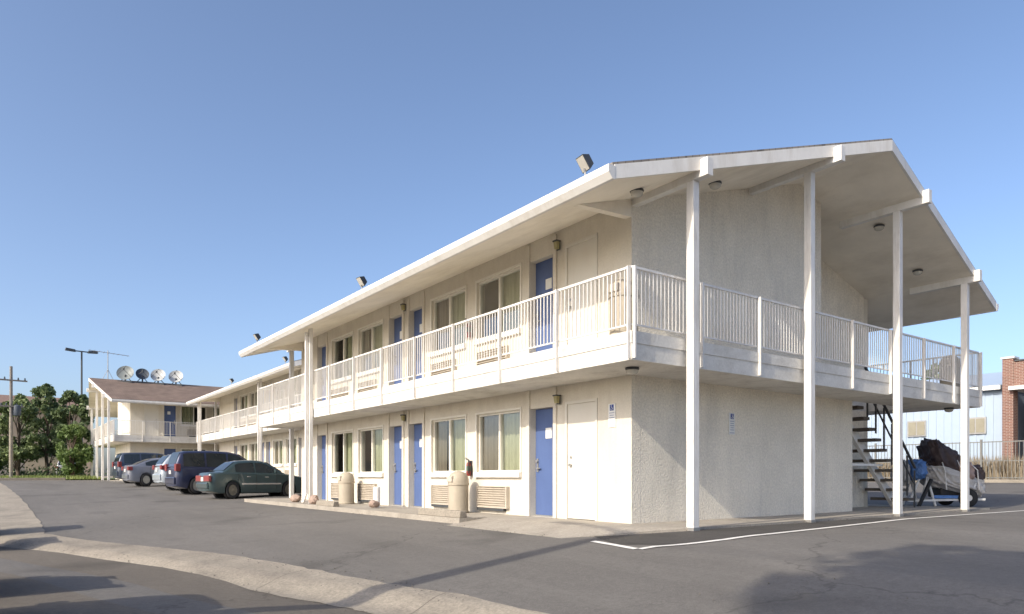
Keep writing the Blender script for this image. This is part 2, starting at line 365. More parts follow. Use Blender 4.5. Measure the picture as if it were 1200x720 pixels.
strip("asphalt_reseal", M['asphalt_dark'], jit([(-1.35,-.55),(-.9,-.85),(-.2,-1.2),(2,-1.2),(4,-1.2),(5.6,-1.2)],.03,5), jit([(-1.86,-1.5),(-1.3,-2.08),(-.57,-2.2),(2,-2.08),(4,-1.85),(5.6,-1.5)],.03,6), .005, n=6, sub=3)
# painted line in front of the gable end
def polyline_strip(name, P, w, off, m):
    L_ = []; R_ = []
    for i, p in enumerate(P):
        a = P[max(0,i-1)]; c = P[min(len(P)-1,i+1)]; d = Vector((c[0]-a[0], c[1]-a[1])).normalized(); nrm = Vector((-d.y, d.x))*w/2
        L_.append((p[0]+nrm.x, p[1]+nrm.y)); R_.append((p[0]-nrm.x, p[1]-nrm.y))
    return strip(name, m, L_, R_, off, n=1, sub=10)
polyline_strip("painted_line", [(-1.93,-2.02),(-1.2,-2.17),(-.57,-2.27),(.31,-2.30),(2,-2.15),(5.45,-1.80),(8,-1.82),(11.1,-1.9),(15,-1.95)], .10, .010, M['paint'])
polyline_strip("painted_line_return", [(-1.80,-1.02),(-1.87,-1.5),(-1.95,-1.97)], .09, .010, M['paint'])
jm = mat("joint_dirt", (.13,.11,.09), .95, .2, 6)
bj = MB()
for q0, q1 in (((-5.45,-2.3),(-4.72,-2.0)),((-5.95,.2),(-5.3,.45)),((-6.5,2.7),(-5.75,2.95)),((-7.45,5.4),(-6.8,5.75)),((-8.3,7.85),(-7.5,8.0)),((-9.6,10.5),(-7.5,10.6)),((-10,13.4),(-7.5,13.4))):
    polyline_strip("expansion_joint", [q0,((q0[0]+q1[0])/2,(q0[1]+q1[1])/2),q1], .011, .013, jm)
def pebbles(name, spots, n, seed, m):
    r = random.Random(seed); mb = MB()
    for k in range(n):
        a, b_ , sp = r.choice(spots); t = r.random(); x = a[0]+(b_[0]-a[0])*t+r.gauss(0,sp); y = a[1]+(b_[1]-a[1])*t+r.gauss(0,sp); s_ = r.uniform(.004,.012); z = g(x,y)+.012
        vs = [(x+s_*dx*r.uniform(.6,1.2), y+s_*dy*r.uniform(.6,1.2), z+s_*dz) for dx,dy,dz in ((1,0,.2),(0,1,.2),(-1,0,.2),(0,-1,.2),(0,0,.9),(0,0,-.6))]
        mb.add(vs, [(0,1,4),(1,2,4),(2,3,4),(3,0,4),(1,0,5),(2,1,5),(3,2,5),(0,3,5)])
    return tag(mb.build(name, m), kind='stuff')
pebbles("gravel", [((-5.6,-2),(-6.6,2.7),.10),((-6.6,2.7),(-8.2,7.8),.12),((-4.7,-2.5),(-5.6,2.6),.14),((-1.9,-.3),(-1.55,8),.08),((-1.9,-1),(5,-1.3),.10),((-7,-4),(-3,-5),.9)], 700, 3, mat("loose_gravel", (.15,.135,.118), .95, .3, 2))
# lawn and kerb at the far side of the lot, kerb under the right-hand fence
terrain("lawn", M['lawn'], .06, frange(-60,14,2)+[14], [47.6,50,54,60,70,85])
def kerb(name, pts, w, h, m):
    b = MB()
    for p, q in zip(pts, pts[1:]):
        d = Vector((q[0]-p[0], q[1]-p[1])).normalized(); n_ = Vector((-d.y,d.x))*w/2
        c = [(p[0]-n_.x,p[1]-n_.y),(q[0]-n_.x,q[1]-n_.y),(q[0]+n_.x,q[1]+n_.y),(p[0]+n_.x,p[1]+n_.y)]
        z = [g(*k) for k in c]; b.hexa([(k[0],k[1],zz-.1) for k,zz in zip(c,z)]+[(k[0],k[1],zz+h) for k,zz in zip(c,z)])
    return tag(b.build(name, m, bevel=.02), kind='structure')
kerb("lot_kerb", [(-60,47.4),(-40,47.4),(-20,47.4),(-9,47.4),(-4.6,47.4)], .22, .16, M['concrete'])
kerb("fence_kerb", [(26.6,-30),(26.6,-10),(26.6,2),(26.6,12),(26.6,30)], .5, .13, M['concrete'])

# ------------------------------------------------------------------ motel blocks
Wd = 9.75; ZS = 2.44; ZD = 2.85; ZR = 3.77
def zt(x): return 5.05+.297*(min(x, Wd-x)+1.6)
def zsof(x): return zt(x)-.215
def rake(x): return -1.2-.6*(1-abs(x-Wd/2)/(Wd/2+1.6))
DOORS_W = [(.85,1.60)]
DOORS_B = [(1.98,2.70),(6.96,7.66),(8.02,8.76),(13.13,13.88)]
WINS = [(3.02,4.58),(5.03,6.54),(9.15,10.72),(11.12,12.70)]

def motel(label, loc, rz, L=15.4, mirror=False, downspouts=(11.35,), wh=True):
    root = thing("motel_building", label, "building", loc, rz)
    fn = (lambda p: (Wd-p[0], p[1], p[2])) if mirror else None
    def B(mb, name, m, parent=root, **k): return mb.build(name, m, parent, fn=fn, **k)
    nrep = L-15.4
    dB = [d for d in DOORS_B]; wN = [w for w in WINS]
    # long front wall with real openings, both floors
    def front(zb, zc, d0, name):
        ops = [(a,b,d0+.0,d0+2.08) for a,b in dB+DOORS_W]+[(a,b,d0+.86,d0+2.10) for a,b in wN]
        ops.sort(); mb = MB(); y = 0
        for a,b,o0,o1 in ops:
            mb.box(0,.2,y,a,zb,zc)
            if o0 > zb+.01: mb.box(0,.2,a,b,zb,o0)
            mb.box(0,.2,a,b,o1,zc); y = b
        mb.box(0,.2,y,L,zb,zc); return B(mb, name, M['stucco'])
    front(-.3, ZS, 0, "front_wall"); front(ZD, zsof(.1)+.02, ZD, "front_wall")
    # plaster pilasters beside the doors: a shallow relief the photo shows as lit strips
    for zb, z1 in ((0,ZS),(ZD,5.26)):
        for a,b in dB:
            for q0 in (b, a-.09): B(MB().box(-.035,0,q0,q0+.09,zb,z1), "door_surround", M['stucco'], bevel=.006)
    # back wall, gable walls, recess walls
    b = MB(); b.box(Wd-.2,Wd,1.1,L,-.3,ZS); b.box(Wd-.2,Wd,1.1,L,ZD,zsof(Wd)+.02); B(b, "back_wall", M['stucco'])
    def gab(x0, x1, y0, y1, name):
        b = MB(); b.box(x0,x1 if x1<6.9 else x1,y0,y1,-.3,ZS)
        return b
    b = MB(); b.box(.2,6.93,0,.2,-.3,ZS)
    xs = [.2, Wd/2, 5.66]
    b.prism([(.2,ZD),(5.66,ZD),(5.66,zsof(5.66)+.03),(Wd/2,zsof(Wd/2)+.03),(.2,zsof(.2)+.03)], 'y', 0, .2)
    b.box(0,.2,-.002,0,-.3,ZS); b.box(0,.2,-.002,0,ZD,5.28)      # same stucco across the wall's end
    b.prism([(5.46,ZD),(Wd-.2,ZD),(Wd-.2,zsof(Wd-.2)+.03),(5.46,zsof(5.46)+.03)], 'y', 1.1, 1.3)
    b.box(5.46,5.66,.2,1.1,ZD,zsof(5.6)+.03); b.box(5.46,Wd-.2,1.1,1.3,-.3,ZS)
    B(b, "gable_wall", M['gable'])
    b = MB(); b.box(.2,Wd-.2,L-.2,L,-.3,ZS)
    b.prism([(.2,ZD),(Wd-.2,ZD),(Wd-.2,zsof(Wd-.2)+.03),(Wd/2,zsof(Wd/2)+.03),(.2,zsof(.2)+.03)], 'y', L-.2, L)
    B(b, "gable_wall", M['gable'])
    # upper walkway slab, with the stair well left open
    b = MB(); e = 1.1
    b.box(-e,Wd+e,-1.07,0,ZS,ZD); b.box(-e,7.0,0,1.1,ZS,ZD); b.box(Wd,Wd+e,0,1.1,ZS,ZD); b.box(-e,Wd+e,1.1,L+1.07,ZS,ZD)
    B(b, "walkway_slab", M['slab'])
    b = MB()
    b.box(-e-.014,-e,-1.084,L+1.084,ZD-.17,ZD+.002); b.box(-e,Wd+e+.014,-1.084,-1.07,ZD-.17,ZD+.002); b.box(Wd+e,Wd+e+.014,-1.07,L+1.084,ZD-.17,ZD+.002); b.box(-e,Wd+e,L+1.07,L+1.084,ZD-.17,ZD+.002)
    B(b, "slab_edge", M['slab'])
    # ground-floor walkway
    wk = MB(); wk.box(-1.5,0,2.9,L+1.4,-.35,0); wk.box(-.85,0,-.35,2.9,-.35,-.0004); wk.hexa([(-1.8,-.35,-.35),(-.85,-.35,-.35),(-.85,2.9,-.35),(-1.8,2.9,-.35),(-1.8,-.35,-.118),(-.85,-.35,-.0004),(-.85,2.9,-.0004),(-1.8,2.9,-.118)]); wk.box(0,Wd+1.4,-1.17,0,-.35,-.001); wk.box(0.2,Wd-.2,.2,L-.2,-.35,-.01); wk.box(Wd,Wd+1.4,0,L+1.4,-.35,-.001); wk.box(0,Wd,L,L+1.4,-.35,-.001)
    wk.add([(-1.8,-.35,-.118),(-.85,-.35,-.0004),(0,-1.17,-.001),(0,-.35,-.0004),(-1.8,-.35,-.35),(0,-1.17,-.35)], [(0,1,2),(1,3,2),(0,2,5,4)])
    B(wk, "ground_walkway", M['walk'], bevel=.015)
    # roof: white deck with a prow at each gable end, shingles over it, rake boards and gutters
    y0 = lambda x: rake(x); y1 = lambda x: L-rake(x)
    X = [-1.6, Wd/2, Wd+1.6]
    def deck(dz0, dz1, gro):
        mb = MB()
        for xa, xb in ((X[0],X[1]),(X[1],X[2])):
            xa2 = xa-gro if xa < 0 else xa; xb2 = xb+gro if xb > Wd else xb
            c = [(xa2,y0(xa)-gro),(xb2,y0(xb)-gro),(xb2,y1(xb)+gro),(xa2,y1(xa)+gro)]
            mb.hexa([(x,y,zt(x)+dz0) for x,y in c]+[(x,y,zt(x)+dz1) for x,y in c])
        return mb
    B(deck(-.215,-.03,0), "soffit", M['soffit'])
    B(deck(-.028,.006,.03), "roof", M['shingle'] if mirror else M['shingle_grey'])
    for s0 in (0,1):
        for xa, xb in ((X[0],X[1]),(X[1],X[2])):
            b = MB()
            ya, yb = (y0(xa), y0(xb)) if s0 == 0 else (y1(xa), y1(xb)); d = -.045 if s0 == 0 else .045
            b.hexa([(xa,ya,zt(xa)-.225),(xb,yb,zt(xb)-.225),(xb,yb+d,zt(xb)-.225),(xa,ya+d,zt(xa)-.225),(xa,ya,zt(xa)-.029),(xb,yb,zt(xb)-.029),(xb,yb+d,zt(xb)-.029),(xa,ya+d,zt(xa)-.029)])
            B(b, "rake_board", M['trim'])
    for sx, xx in ((-1,-1.6),(1,Wd+1.6)):
        b = MB(); b.prism([(xx,4.815),(xx+sx*.05,4.815),(xx+sx*.12,4.90),(xx+sx*.12,5.0),(xx,5.0)], 'y', -1.25, L+1.25)
        B(b, "gutter", M['trim'])
    # beams and columns at the gable ends
    for yy, yw, sg in ((-1.2,0,-1),(L+1.2,L,1)):
        for x in (.07,3.22,6.45,9.66):
            yr = rake(x)-.17 if sg < 0 else L-rake(x)+.17
            zb = zsof(x)-.13
            b = MB(); b.box(x-.065,x+.065,min(yw,yr),max(yw,yr),zb,zsof(x)+.13); B(b, "roof_beam", M['trim'], bevel=.006)
            b = MB(); b.box(x-.068,x+.068,yy-.068,yy+.068,-.32,zb-.001); cc = B(b, "column", M['column'], bevel=.008); B(MB().box(x-.078,x+.078,yy-.078,yy+.078,-.3,.012), "base_shoe", M['metal'], cc, bevel=.005)
    for ya, yb in ((-.001,.13),(L-.13,L+.001)):
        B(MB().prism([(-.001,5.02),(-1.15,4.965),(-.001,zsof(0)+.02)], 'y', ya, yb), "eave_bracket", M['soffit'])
    # railings
    def railing(a, bb, outw, n):
        a = Vector(a); bb = Vector(bb); ow = Vector(outw); d = bb-a
        mb = MB(); mb.bar((*a,ZR),(*bb,ZR),.038,.034); mb.bar((*a,ZD+.1),(*bb,ZD+.1),.026,.022)
        r = B(mb, "railing", M['rail'])
        for i in range(n+1):
            q = a+d*i/n+ow*.058; pb = MB(); pb.box(q.x-(.012 if ow.y else .022)*1.2,q.x+(.012 if ow.y else .022)*1.2,q.y-(.022 if ow.y else .012)*1.2,q.y+(.022 if ow.y else .012)*1.2,ZS+.02,ZR+.0)
            B(pb, "railing_post", M['rail'], r)
        for i in range(n):
            mb = MB(); k = 18
            for j in range(1,k+1):
                q = a+d*(i+(j-.5)/k)/n; w = .0074
                mb.box(q.x-w,q.x+w,q.y-w,q.y+w,ZD+.1,ZR)
            B(mb, "baluster_panel", M['rail'], r)
    nl = max(6, round((L+2.14)/1.61))
    railing((-1.07,-1.04),(-1.07,L+1.04),(-1,0),nl)
    railing((-1.07,-1.04),(Wd+1.07,-1.04),(0,-1),8)
    railing((Wd+1.07,-1.04),(Wd+1.07,L+1.04),(1,0),nl)
    railing((-1.07,L+1.04),(Wd+1.07,L+1.04),(0,1),8)
    # doors, windows, air conditioners
    for z0 in (0, ZD):
        for a,b_ in DOORS_W:
            mb = MB(); mb.box(.012,.06,a-.0,b_+.0,z0+.015,z0+2.079); dd = B(mb, "utility_door", M['cream'])
            mb = MB(); mb.lathe([(0,-.05),(.026,-.05),(.03,-.03),(.012,-.02),(.012,.0)], (.012,b_-.09,z0+.98), 12, 'x'); mb.lathe([(0,-.02),(.022,-.02),(.022,0)], (.012,b_-.09,z0+1.12), 12, 'x'); B(mb, "handle", M['metal'], dd, smooth=True)
            mb = MB(); mb.box(-.018,0,a-.05,a,z0,z0+2.13); mb.box(-.018,0,b_,b_+.05,z0,z0+2.13); mb.box(-.018,0,a,b_,z0+2.08,z0+2.13); B(mb, "door_frame", M['cream'], dd)
        for a,b_ in dB:
            mb = MB(); mb.box(.13,.175,a+.004,b_-.004,z0+.03,z0+2.076); dd = B(mb, "room_door", M['blue'])
            mb = MB(); mb.box(.112,.13,b_-.10,b_-.05,z0+.86,z0+1.12); mb.bar((.085,b_-.075,z0+.93),(.085,b_-.19,z0+.93),.018,.022); mb.bar((.13,b_-.075,z0+.93),(.085,b_-.075,z0+.93),.02,.02); mb.lathe([(0,-.03),(.026,-.03),(.028,0)], (.112,b_-.075,z0+1.06), 12, 'x'); B(mb, "handle", M['metal'], dd)
            mb = MB(); mb.box(.12,.13,a+.22,a+.40,z0+1.50,z0+1.70); B(mb, "number_plate", M['plate'], dd)
            mb = MB(); mb.box(.10,.2,a,b_,z0,z0+.028); B(mb, "threshold", M['metal'], dd)
        for i,(a,b_) in enumerate(wN):
            zb, z1 = z0+.86, z0+2.10; mid = (a+b_)/2; x0, x1 = .05, .12
            mb = MB(); t = .04
            mb.box(x0,x1,a,b_,z1-t,z1); mb.box(x0,x1,a,b_,zb,zb+t); mb.box(x0,x1,a,a+t,zb+t,z1-t); mb.box(x0,x1,b_-t,b_,zb+t,z1-t); mb.box(x0-.01,x1,mid-.03,mid+.03,zb+t,z1-t)
            wf = B(mb, "window", M['frame'])
            for ya, yb in ((a+t,mid-.03),(mid+.03,b_-t)):
                mb = MB(); mb.add([(.085,ya,zb+t),(.085,yb,zb+t),(.085,yb,z1-t),(.085,ya,z1-t)], [(0,1,2,3)]); B(mb, "pane", M['glass'], wf)
            mb = MB(); mb.box(-.075,.0,a-.04,b_+.04,zb-.11,zb-.0); B(mb, "sill", M['trim'], wf, bevel=.008)
            mb = MB(); mb.box(-.02,.0,a-.045,a,zb,z1+.045); mb.box(-.02,.0,b_,b_+.045,zb,z1+.045); mb.box(-.02,.0,a,b_,z1,z1+.045); B(mb, "surround", M['frame'], wf)
            rr = random.Random(int(i*7+z0*3+L))
            def curtain(ya, yb, m):
                mb = MB(); n = max(6,int((yb-ya)*46)); ph = rr.random()*6
                rows = [[(.17+.028*math.sin(ph+j*1.15)+.012*math.sin(j*.47+ph), ya+(yb-ya)*j/n, z) for j in range(n+1)] for z in (zb-.02, z1+.02)]
                mb.grid(rows); return B(mb, "curtain", m, wf, smooth=180)
            # near sash curtained, far sash partly open
            curtain(a-.02, mid+rr.uniform(-.02,.12), M['curt']); 
            if rr.random() < .75: curtain(mid+rr.uniform(.15,.4), b_+.02, M['curt2'])
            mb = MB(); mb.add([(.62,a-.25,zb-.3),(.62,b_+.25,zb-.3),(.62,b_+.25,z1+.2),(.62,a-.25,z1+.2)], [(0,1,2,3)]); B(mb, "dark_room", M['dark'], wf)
            # air conditioner below the window
            ya, yb, za, zc = a+.36, b_-.10, z0+.12, z0+.57
            mb = MB(); mb.box(-.045,.0,ya,yb,za,zc); 
            ac = B(mb, "air_conditioner", M['ac'], bevel=.006)
            mb = MB(); nl_ = 9
            for j in range(nl_):
                z = za+.035+(zc-za-.07)*j/(nl_-1)
                mb.hexa([(-.085,ya+.03,z-.022),(-.046,ya+.03,z-.008),(-.046,yb-.03,z-.008),(-.085,yb-.03,z-.022),(-.085,ya+.03,z-.012),(-.046,ya+.03,z+.006),(-.046,yb-.03,z+.006),(-.085,yb-.03,z-.012)])
            mb.box(-.09,-.046,ya,ya+.03,za,zc); mb.box(-.09,-.046,yb-.03,yb,za,zc); mb.box(-.09,-.046,ya+.03,yb-.03,zc-.012,zc); mb.box(-.09,-.046,ya+.03,yb-.03,za-.0,za+.012)
            B(mb, "grille", M['ac'], ac)
            mb = MB(); mb.box(-.075,0,ya+.12,yb-.0,za-.06,za-.001); B(mb, "drain_pan", M['darkmetal'], ac)
    for yd in downspouts:
        mb = MB(); mb.tube((-1.30,yd,4.84),(-1.30,yd,4.75),.05); mb.box(-1.23,-1.13,yd-.045,yd+.045,-.3,zsof(-1.2)+.01); B(mb, "support_post", M['column'], bevel=.006)
        mb = MB(); mb.box(-1.325,-1.25,yd+.0,yd+.075,.28,4.84)
        mb.hexa([(-1.325,yd,.279),(-1.25,yd,.279),(-1.25,yd+.075,.279),(-1.325,yd+.075,.279),(-1.325,yd,.27),(-1.25,yd,.27),(-1.25,yd+.075,.27),(-1.325,yd+.075,.27)])
        mb.bar((-1.30,yd+.05,.29),(-1.46,yd-.12,.02),.065,.07); B(mb, "downspout", M['column'])
    return root
B1 = motel("long white two-storey motel block in front, its gable end and stairs facing the camera", (0,0,0), 0)
B2 = motel("middle motel block set back behind the parked cars", (3.2,22.0,.5), 0, L=17.4, downspouts=(4.7,17.2))
B3 = motel("far motel block across the end of the lot, brown roof with dishes", (-1.4,52.55,.5), R(-90), L=17.0, mirror=True, downspouts=())

# ------------------------------------------------------------------ cars
def ip(pts, x):
    """smooth interpolation of a profile"""
    if x <= pts[0][0]: return pts[0][1]
    for (a,va),(b,vb) in zip(pts, pts[1:]):
        if x <= b:
            t = (x-a)/(b-a); return va+(vb-va)*t
    return pts[-1][1]
def make_car(spec, label, cat, loc, rz, paint, group=None):
    root = thing(spec.get('name','parked_car'), label, cat, loc, rz, group); root.scale = (.8,.8,1)
    Lc, hw = spec['L']/2, spec['W']/2; zb0 = spec['clear']; wb = spec['wb']; wr = spec['wr']
    xr, xf = spec['xr'], spec['xr']+wb
    belt = spec['belt']; ra = wr+.055
    def hwx(x):                                   # plan taper at nose and tail
        t = abs(x)/Lc; k = 1-.10*max(0,(t-.55)/.45)**2-.13*max(0,(t-.88)/.12)**2
        return hw*k
    xs = sorted(set([-Lc+2*Lc*i/72 for i in range(73)]+[c+ra*math.cos(R(a)) for c in (xr,xf) for a in range(0,181,15)]+[-Lc+.03,-Lc+.07,Lc-.03,Lc-.07]))
    rows = []
    for x in xs:
        w = hwx(x); zs = ip(belt, x); zb = zb0+.10*max(0,(abs(x)/Lc-.80)/.2)
        end = max(0,(abs(x)-(Lc-.10))/.10)
        w -= .05*end*end
        arch = 0
        for c in (xr,xf):
            if abs(x-c) < ra: arch = max(arch, wr+math.sqrt(max(0,ra*ra-(x-c)**2)))
        zm = zb+(zs-zb)*.52
        half = [(.0,zb),(.72*w,zb),(.95*w,zb+.03),(.985*w,zb+.14),(w,zm),(.99*w,zm+(zs-zm)*.55),(.955*w,zs-.025),(.90*w,zs+.004),(.6*w,zs+.028),(0,zs+.045)]
        hp = []
        for i,(yy,zz) in enumerate(half):
            if 2 <= i <= 5 and arch > zz: zz = min(arch, zs-.05)
            if i == 1 and arch: yy = .62*w
            hp.append((yy,zz))
        ring = [(x,yy,zz) for yy,zz in hp]+[(x,-yy,zz) for yy,zz in hp[-2:0:-1]]
        rows.append(ring)
    mb = MB(); mb.grid(rows, closed=True); n = len(rows[0])
    mb.add(rows[0], [tuple(range(n))]); mb.add(rows[-1], [tuple(range(n))])
    body = mb.build("body", paint, root, smooth=38)
    # greenhouse
    roof = spec['roof']; g0, g1 = roof[0][0], roof[-1][0]; wt = spec['wt']
    wbf = lambda x: hwx(x)*.915
    def zr(x): return ip(roof, x)
    def wtop(x):
        zs = ip(belt,x); f = max(0.,min(1.,(zr(x)-zs)/(spec['H']-zs))); return wbf(x)+(wt-wbf(x))*f
    N = 40; rows = []
    for i in range(N+1):
        x = g0+(g1-g0)*i/N; zs = ip(belt,x); z = max(zr(x), zs+.012); a = wbf(x); t = wtop(x); d = min(.05,(z-zs)*.3)
        hp = [(a,zs-.01),(a+(t-a)*.5,zs+(z-d-zs)*.5),(t,z-d),(t-.06,z-.01),(t*.5,z+.012),(0,z+.018)]
        rows.append([(x,yy,zz) for yy,zz in hp]+[(x,-yy,zz) for yy,zz in hp[-2::-1]])
    mb = MB(); mb.grid(rows); mb.build("cabin", paint, root, smooth=50)
    def side_y(x, z, off=.007):
        zs = ip(belt,x); zz = max(zr(x),zs+.02); d = min(.05,(zz-zs)*.3); top = zz-d; a = wbf(x); t = wtop(x)
        f = (z-zs)/(max(.02,top-zs)); return a+(t-a)*f+off
    for sgn in (1,-1):
        for xa, xb in spec['side']:
            mb = MB(); rows = []
            for i in range(13):
                x = xa+(xb-xa)*i/12; zs = ip(belt,x)+.035; z1 = max(zs+.01, zr(x)-.085)
                rows.append([(x, sgn*side_y(x,zs+(z1-zs)*j/3), zs+(z1-zs)*j/3) for j in range(4)])
            mb.grid(rows); mb.build("side_window", M['carglass'], root, smooth=180)
        for xs_ in spec['handles']:
            mb = MB(); zz = ip(belt,xs_)-.13; yy = sgn*(hwx(xs_)*.993+.006); mb.box(xs_-.09,xs_+.09,min(yy,yy+sgn*.02),max(yy,yy+sgn*.02),zz-.014,zz+.014); mb.build("door_handle", spec.get('hm',M['chrome']), root, bevel=.004)
        xm = spec['mirror']; zz = ip(belt,xm)+.09; yy = sgn*(wbf(xm)+.10)
        mb = MB(); mb.box(xm-.07,xm+.05,yy-.09,yy+.09,zz-.065,zz+.065); mb.build("mirror", paint, root, bevel=.03)
        mb = MB()
        for xd in spec['seams']:
            zt_ = ip(belt,xd)-.03; zb_ = zb0+.17
            for j in range(5):
                za, zc = zb_+(zt_-zb_)*j/5, zb_+(zt_-zb_)*(j+1)/5; yy = hwx(xd)*.998*sgn
                mb.box(xd-.006,xd+.006,min(yy-.012*sgn,yy+.004*sgn),max(yy-.012*sgn,yy+.004*sgn),za,zc)
        mb.build("door_seam", M['blackplast'], root)
        mb = MB(); zz = zb0+.36; 
        for x0 in (spec['seams'][-1]+.02, spec['seams'][0]+.02)[:1]: pass
        x0, x1 = xr+ra+.03, xf-ra-.03; mb.box(x0,x1,min(sgn*hw*.985,sgn*(hw+.012)),max(sgn*hw*.985,sgn*(hw+.012)),zz-.03,zz+.03); mb.build("side_moulding", spec.get('mould',paint), root, bevel=.006)
    def screen(x0, x1, name):
        mb = MB(); rows = []
        for i in range(9):
            t = i/8; x = x0+(x1-x0)*t; z = max(zr(x), ip(belt,x)+.012); w = wtop(x)-.085
            rows.append([(x, w*k, z+.020-.006*abs(k)+.012) for k in (-1,-.5,0,.5,1)])
        mb.grid(rows); mb.build(name, M['carglass'], root, smooth=180)
    screen(*spec['rear'], "rear_window"); screen(*spec['front'], "windscreen")
    # wheels
    for c in (xr,xf):
        for sgn in (1,-1):
            yc = sgn*(hw-.115)
            mb = MB(); h = .10; mb.lathe([(wr*.62,-h),(wr*.9,-h),(wr*.985,-h*.75),(wr,-h*.3),(wr,h*.3),(wr*.985,h*.75),(wr*.9,h),(wr*.62,h),(wr*.62,-h)], (c,yc,wr), 28, 'y')
            wh = mb.build("wheel", M['rubber'], root, smooth=True)
            mb = MB(); yo = yc+sgn*.075; mb.lathe([(0,0),(wr*.60,0),(wr*.66,sgn*.02),(wr*.66,sgn*.005)], (c,yo,wr), 24, 'y')
            mb.lathe([(0,sgn*.035),(wr*.16,sgn*.03),(wr*.2,0)], (c,yo,wr), 14, 'y')
            for k in range(spec.get('spokes',6)):
                a = 2*math.pi*k/spec.get('spokes',6); mb.bar((c+math.cos(a)*wr*.1,yo+sgn*.018,wr+math.sin(a)*wr*.1),(c+math.cos(a)*wr*.6,yo+sgn*.016,wr+math.sin(a)*wr*.6),.055,.02,up=(0,1,0))
            mb.build("rim", spec.get('rimmat',M['rim']), wh)
            mb = MB(); mb.lathe([(wr*.1,0),(ra-.012,0)], (c,sgn*(hw*.6),wr), 20, 'y'); 
            mb.lathe([(ra-.01,-.0),(ra-.01,sgn*.3*hw)], (c,sgn*(hw*.63),wr), 20, 'y'); mb.build("wheel_well", M['blackplast'], root)
    # lamps, bumpers, plate
    for sgn in (1,-1):
        for (xa,xb,ya,yb,za,zc,m,nm) in spec['lamps']:
            y0_, y1_ = sorted((sgn*ya*hw, sgn*yb*hw)); mb = MB(); mb.box(xa,xb,y0_,y1_,za,zc); mb.build(nm, M[m], root, bevel=.02)
    rb = spec['rbump']; 
    mb = MB(); mb.box(-Lc-.045,-Lc+.12,-hw*.80,hw*.80,rb[0],rb[1]); mb.build("bumper", spec.get('bm',paint), root, bevel=.035)
    mb = MB(); mb.box(Lc-.12,Lc+.04,-hw*.78,hw*.78,rb[0]-.03,rb[1]-.04); mb.build("bumper", spec.get('bm',paint), root, bevel=.035)
    mb = MB(); zz = spec['plate']; mb.box(-Lc-.022,-Lc+.02,-.155,.155,zz-.075,zz+.075); mb.build("licence_plate", M['palegrey'], root, bevel=.008)
    return root
SEDAN = dict(L=4.95, W=1.84, H=1.43, clear=.19, wb=2.78, wr=.325, xr=-1.36,
  belt=[(-2.475,.80),(-2.40,.93),(-1.9,.965),(-1.2,.955),(0,.935),(1.0,.925),(1.4,.90),(2.1,.80),(2.38,.72),(2.475,.60)],
  roof=[(-1.82,.975),(-1.55,1.15),(-1.25,1.32),(-1.02,1.395),(-.4,1.43),(.1,1.415),(.38,1.35),(.85,1.12),(1.25,.935)], wt=.60,
  side=[(-1.20,-.30),(-.22,.74)], rear=(-1.74,-1.16), front=(.40,1.14), handles=(-.62,.28), mirror=.72, seams=(-1.1,-.24,.78),
  lamps=[(-2.495,-2.36,.22,.975,.64,.86,'red','taillight'),(2.28,2.44,.45,.90,.60,.72,'clear','headlight')], rbump=(.38,.60), plate=.72)
SEDAN2 = dict(SEDAN, L=4.75, W=1.80, H=1.46, wb=2.72, wr=.33, xr=-1.33, spokes=8,
  belt=[(-2.375,.78),(-2.31,1.02),(-1.8,1.06),(-1.0,1.0),(0,.965),(.9,.945),(1.4,.90),(2.0,.80),(2.3,.70),(2.375,.58)],
  roof=[(-2.0,1.07),(-1.5,1.25),(-1.0,1.395),(-.5,1.455),(-.1,1.46),(.3,1.42),(.75,1.25),(1.25,1.0),(1.42,.92)],
  side=[(-1.35,-.30),(-.22,.90)], rear=(-1.90,-1.02), front=(.36,1.30),
  lamps=[(-2.40,-2.12,.60,.985,.80,1.0,'red','taillight'),(2.15,2.33,.45,.90,.60,.74,'clear','headlight')], plate=.80)
VAN = dict(L=5.1, W=1.98, H=1.76, clear=.20, wb=3.03, wr=.345, xr=-1.53, spokes=5,
  belt=[(-2.55,.70),(-2.50,1.04),(-2.2,1.08),(0,1.06),(1.1,1.03),(1.55,1.0),(2.1,.90),(2.42,.78),(2.55,.6)],
  roof=[(-2.52,1.09),(-2.40,1.42),(-2.27,1.67),(-2.0,1.735),(-.8,1.765),(.2,1.74),(.62,1.66),(1.15,1.36),(1.72,1.0)], wt=.70,
  side=[(-2.14,-1.12),(-1.02,-.02),(.08,1.12)], rear=(-2.48,-2.26), front=(.68,1.60), handles=(-.82,.32), mirror=1.02, seams=(-1.08,.03,1.1),
  lamps=[(-2.555,-2.32,.70,.985,.92,1.22,'red','taillight'),(2.28,2.50,.45,.90,.66,.82,'clear','headlight')], rbump=(.40,.68), plate=.88)
SUV = dict(VAN, L=4.70, W=1.86, H=1.66, clear=.24, wb=2.66, wr=.36, xr=-1.31, spokes=5,
  belt=[(-2.35,.70),(-2.28,1.02),(-1.9,1.09),(0,1.05),(1.0,1.02),(1.5,.98),(2.0,.90),(2.26,.78),(2.35,.62)],
  roof=[(-2.30,1.08),(-2.08,1.34),(-1.86,1.55),(-1.5,1.63),(-.5,1.66),(.1,1.64),(.45,1.56),(.95,1.28),(1.45,.99)],
  wt=.62, side=[(-1.72,-1.12),(-1.04,-.12),(-.03,.95)], rear=(-2.24,-1.84), front=(.48,1.36), handles=(-.8,.2), mirror=.86, seams=(-1.06,-.07,.92),
  lamps=[(-2.36,-2.05,.66,.985,.92,1.12,'red','taillight'),(2.06,2.30,.45,.90,.72,.86,'clear','headlight')], rbump=(.44,.72), plate=.90)
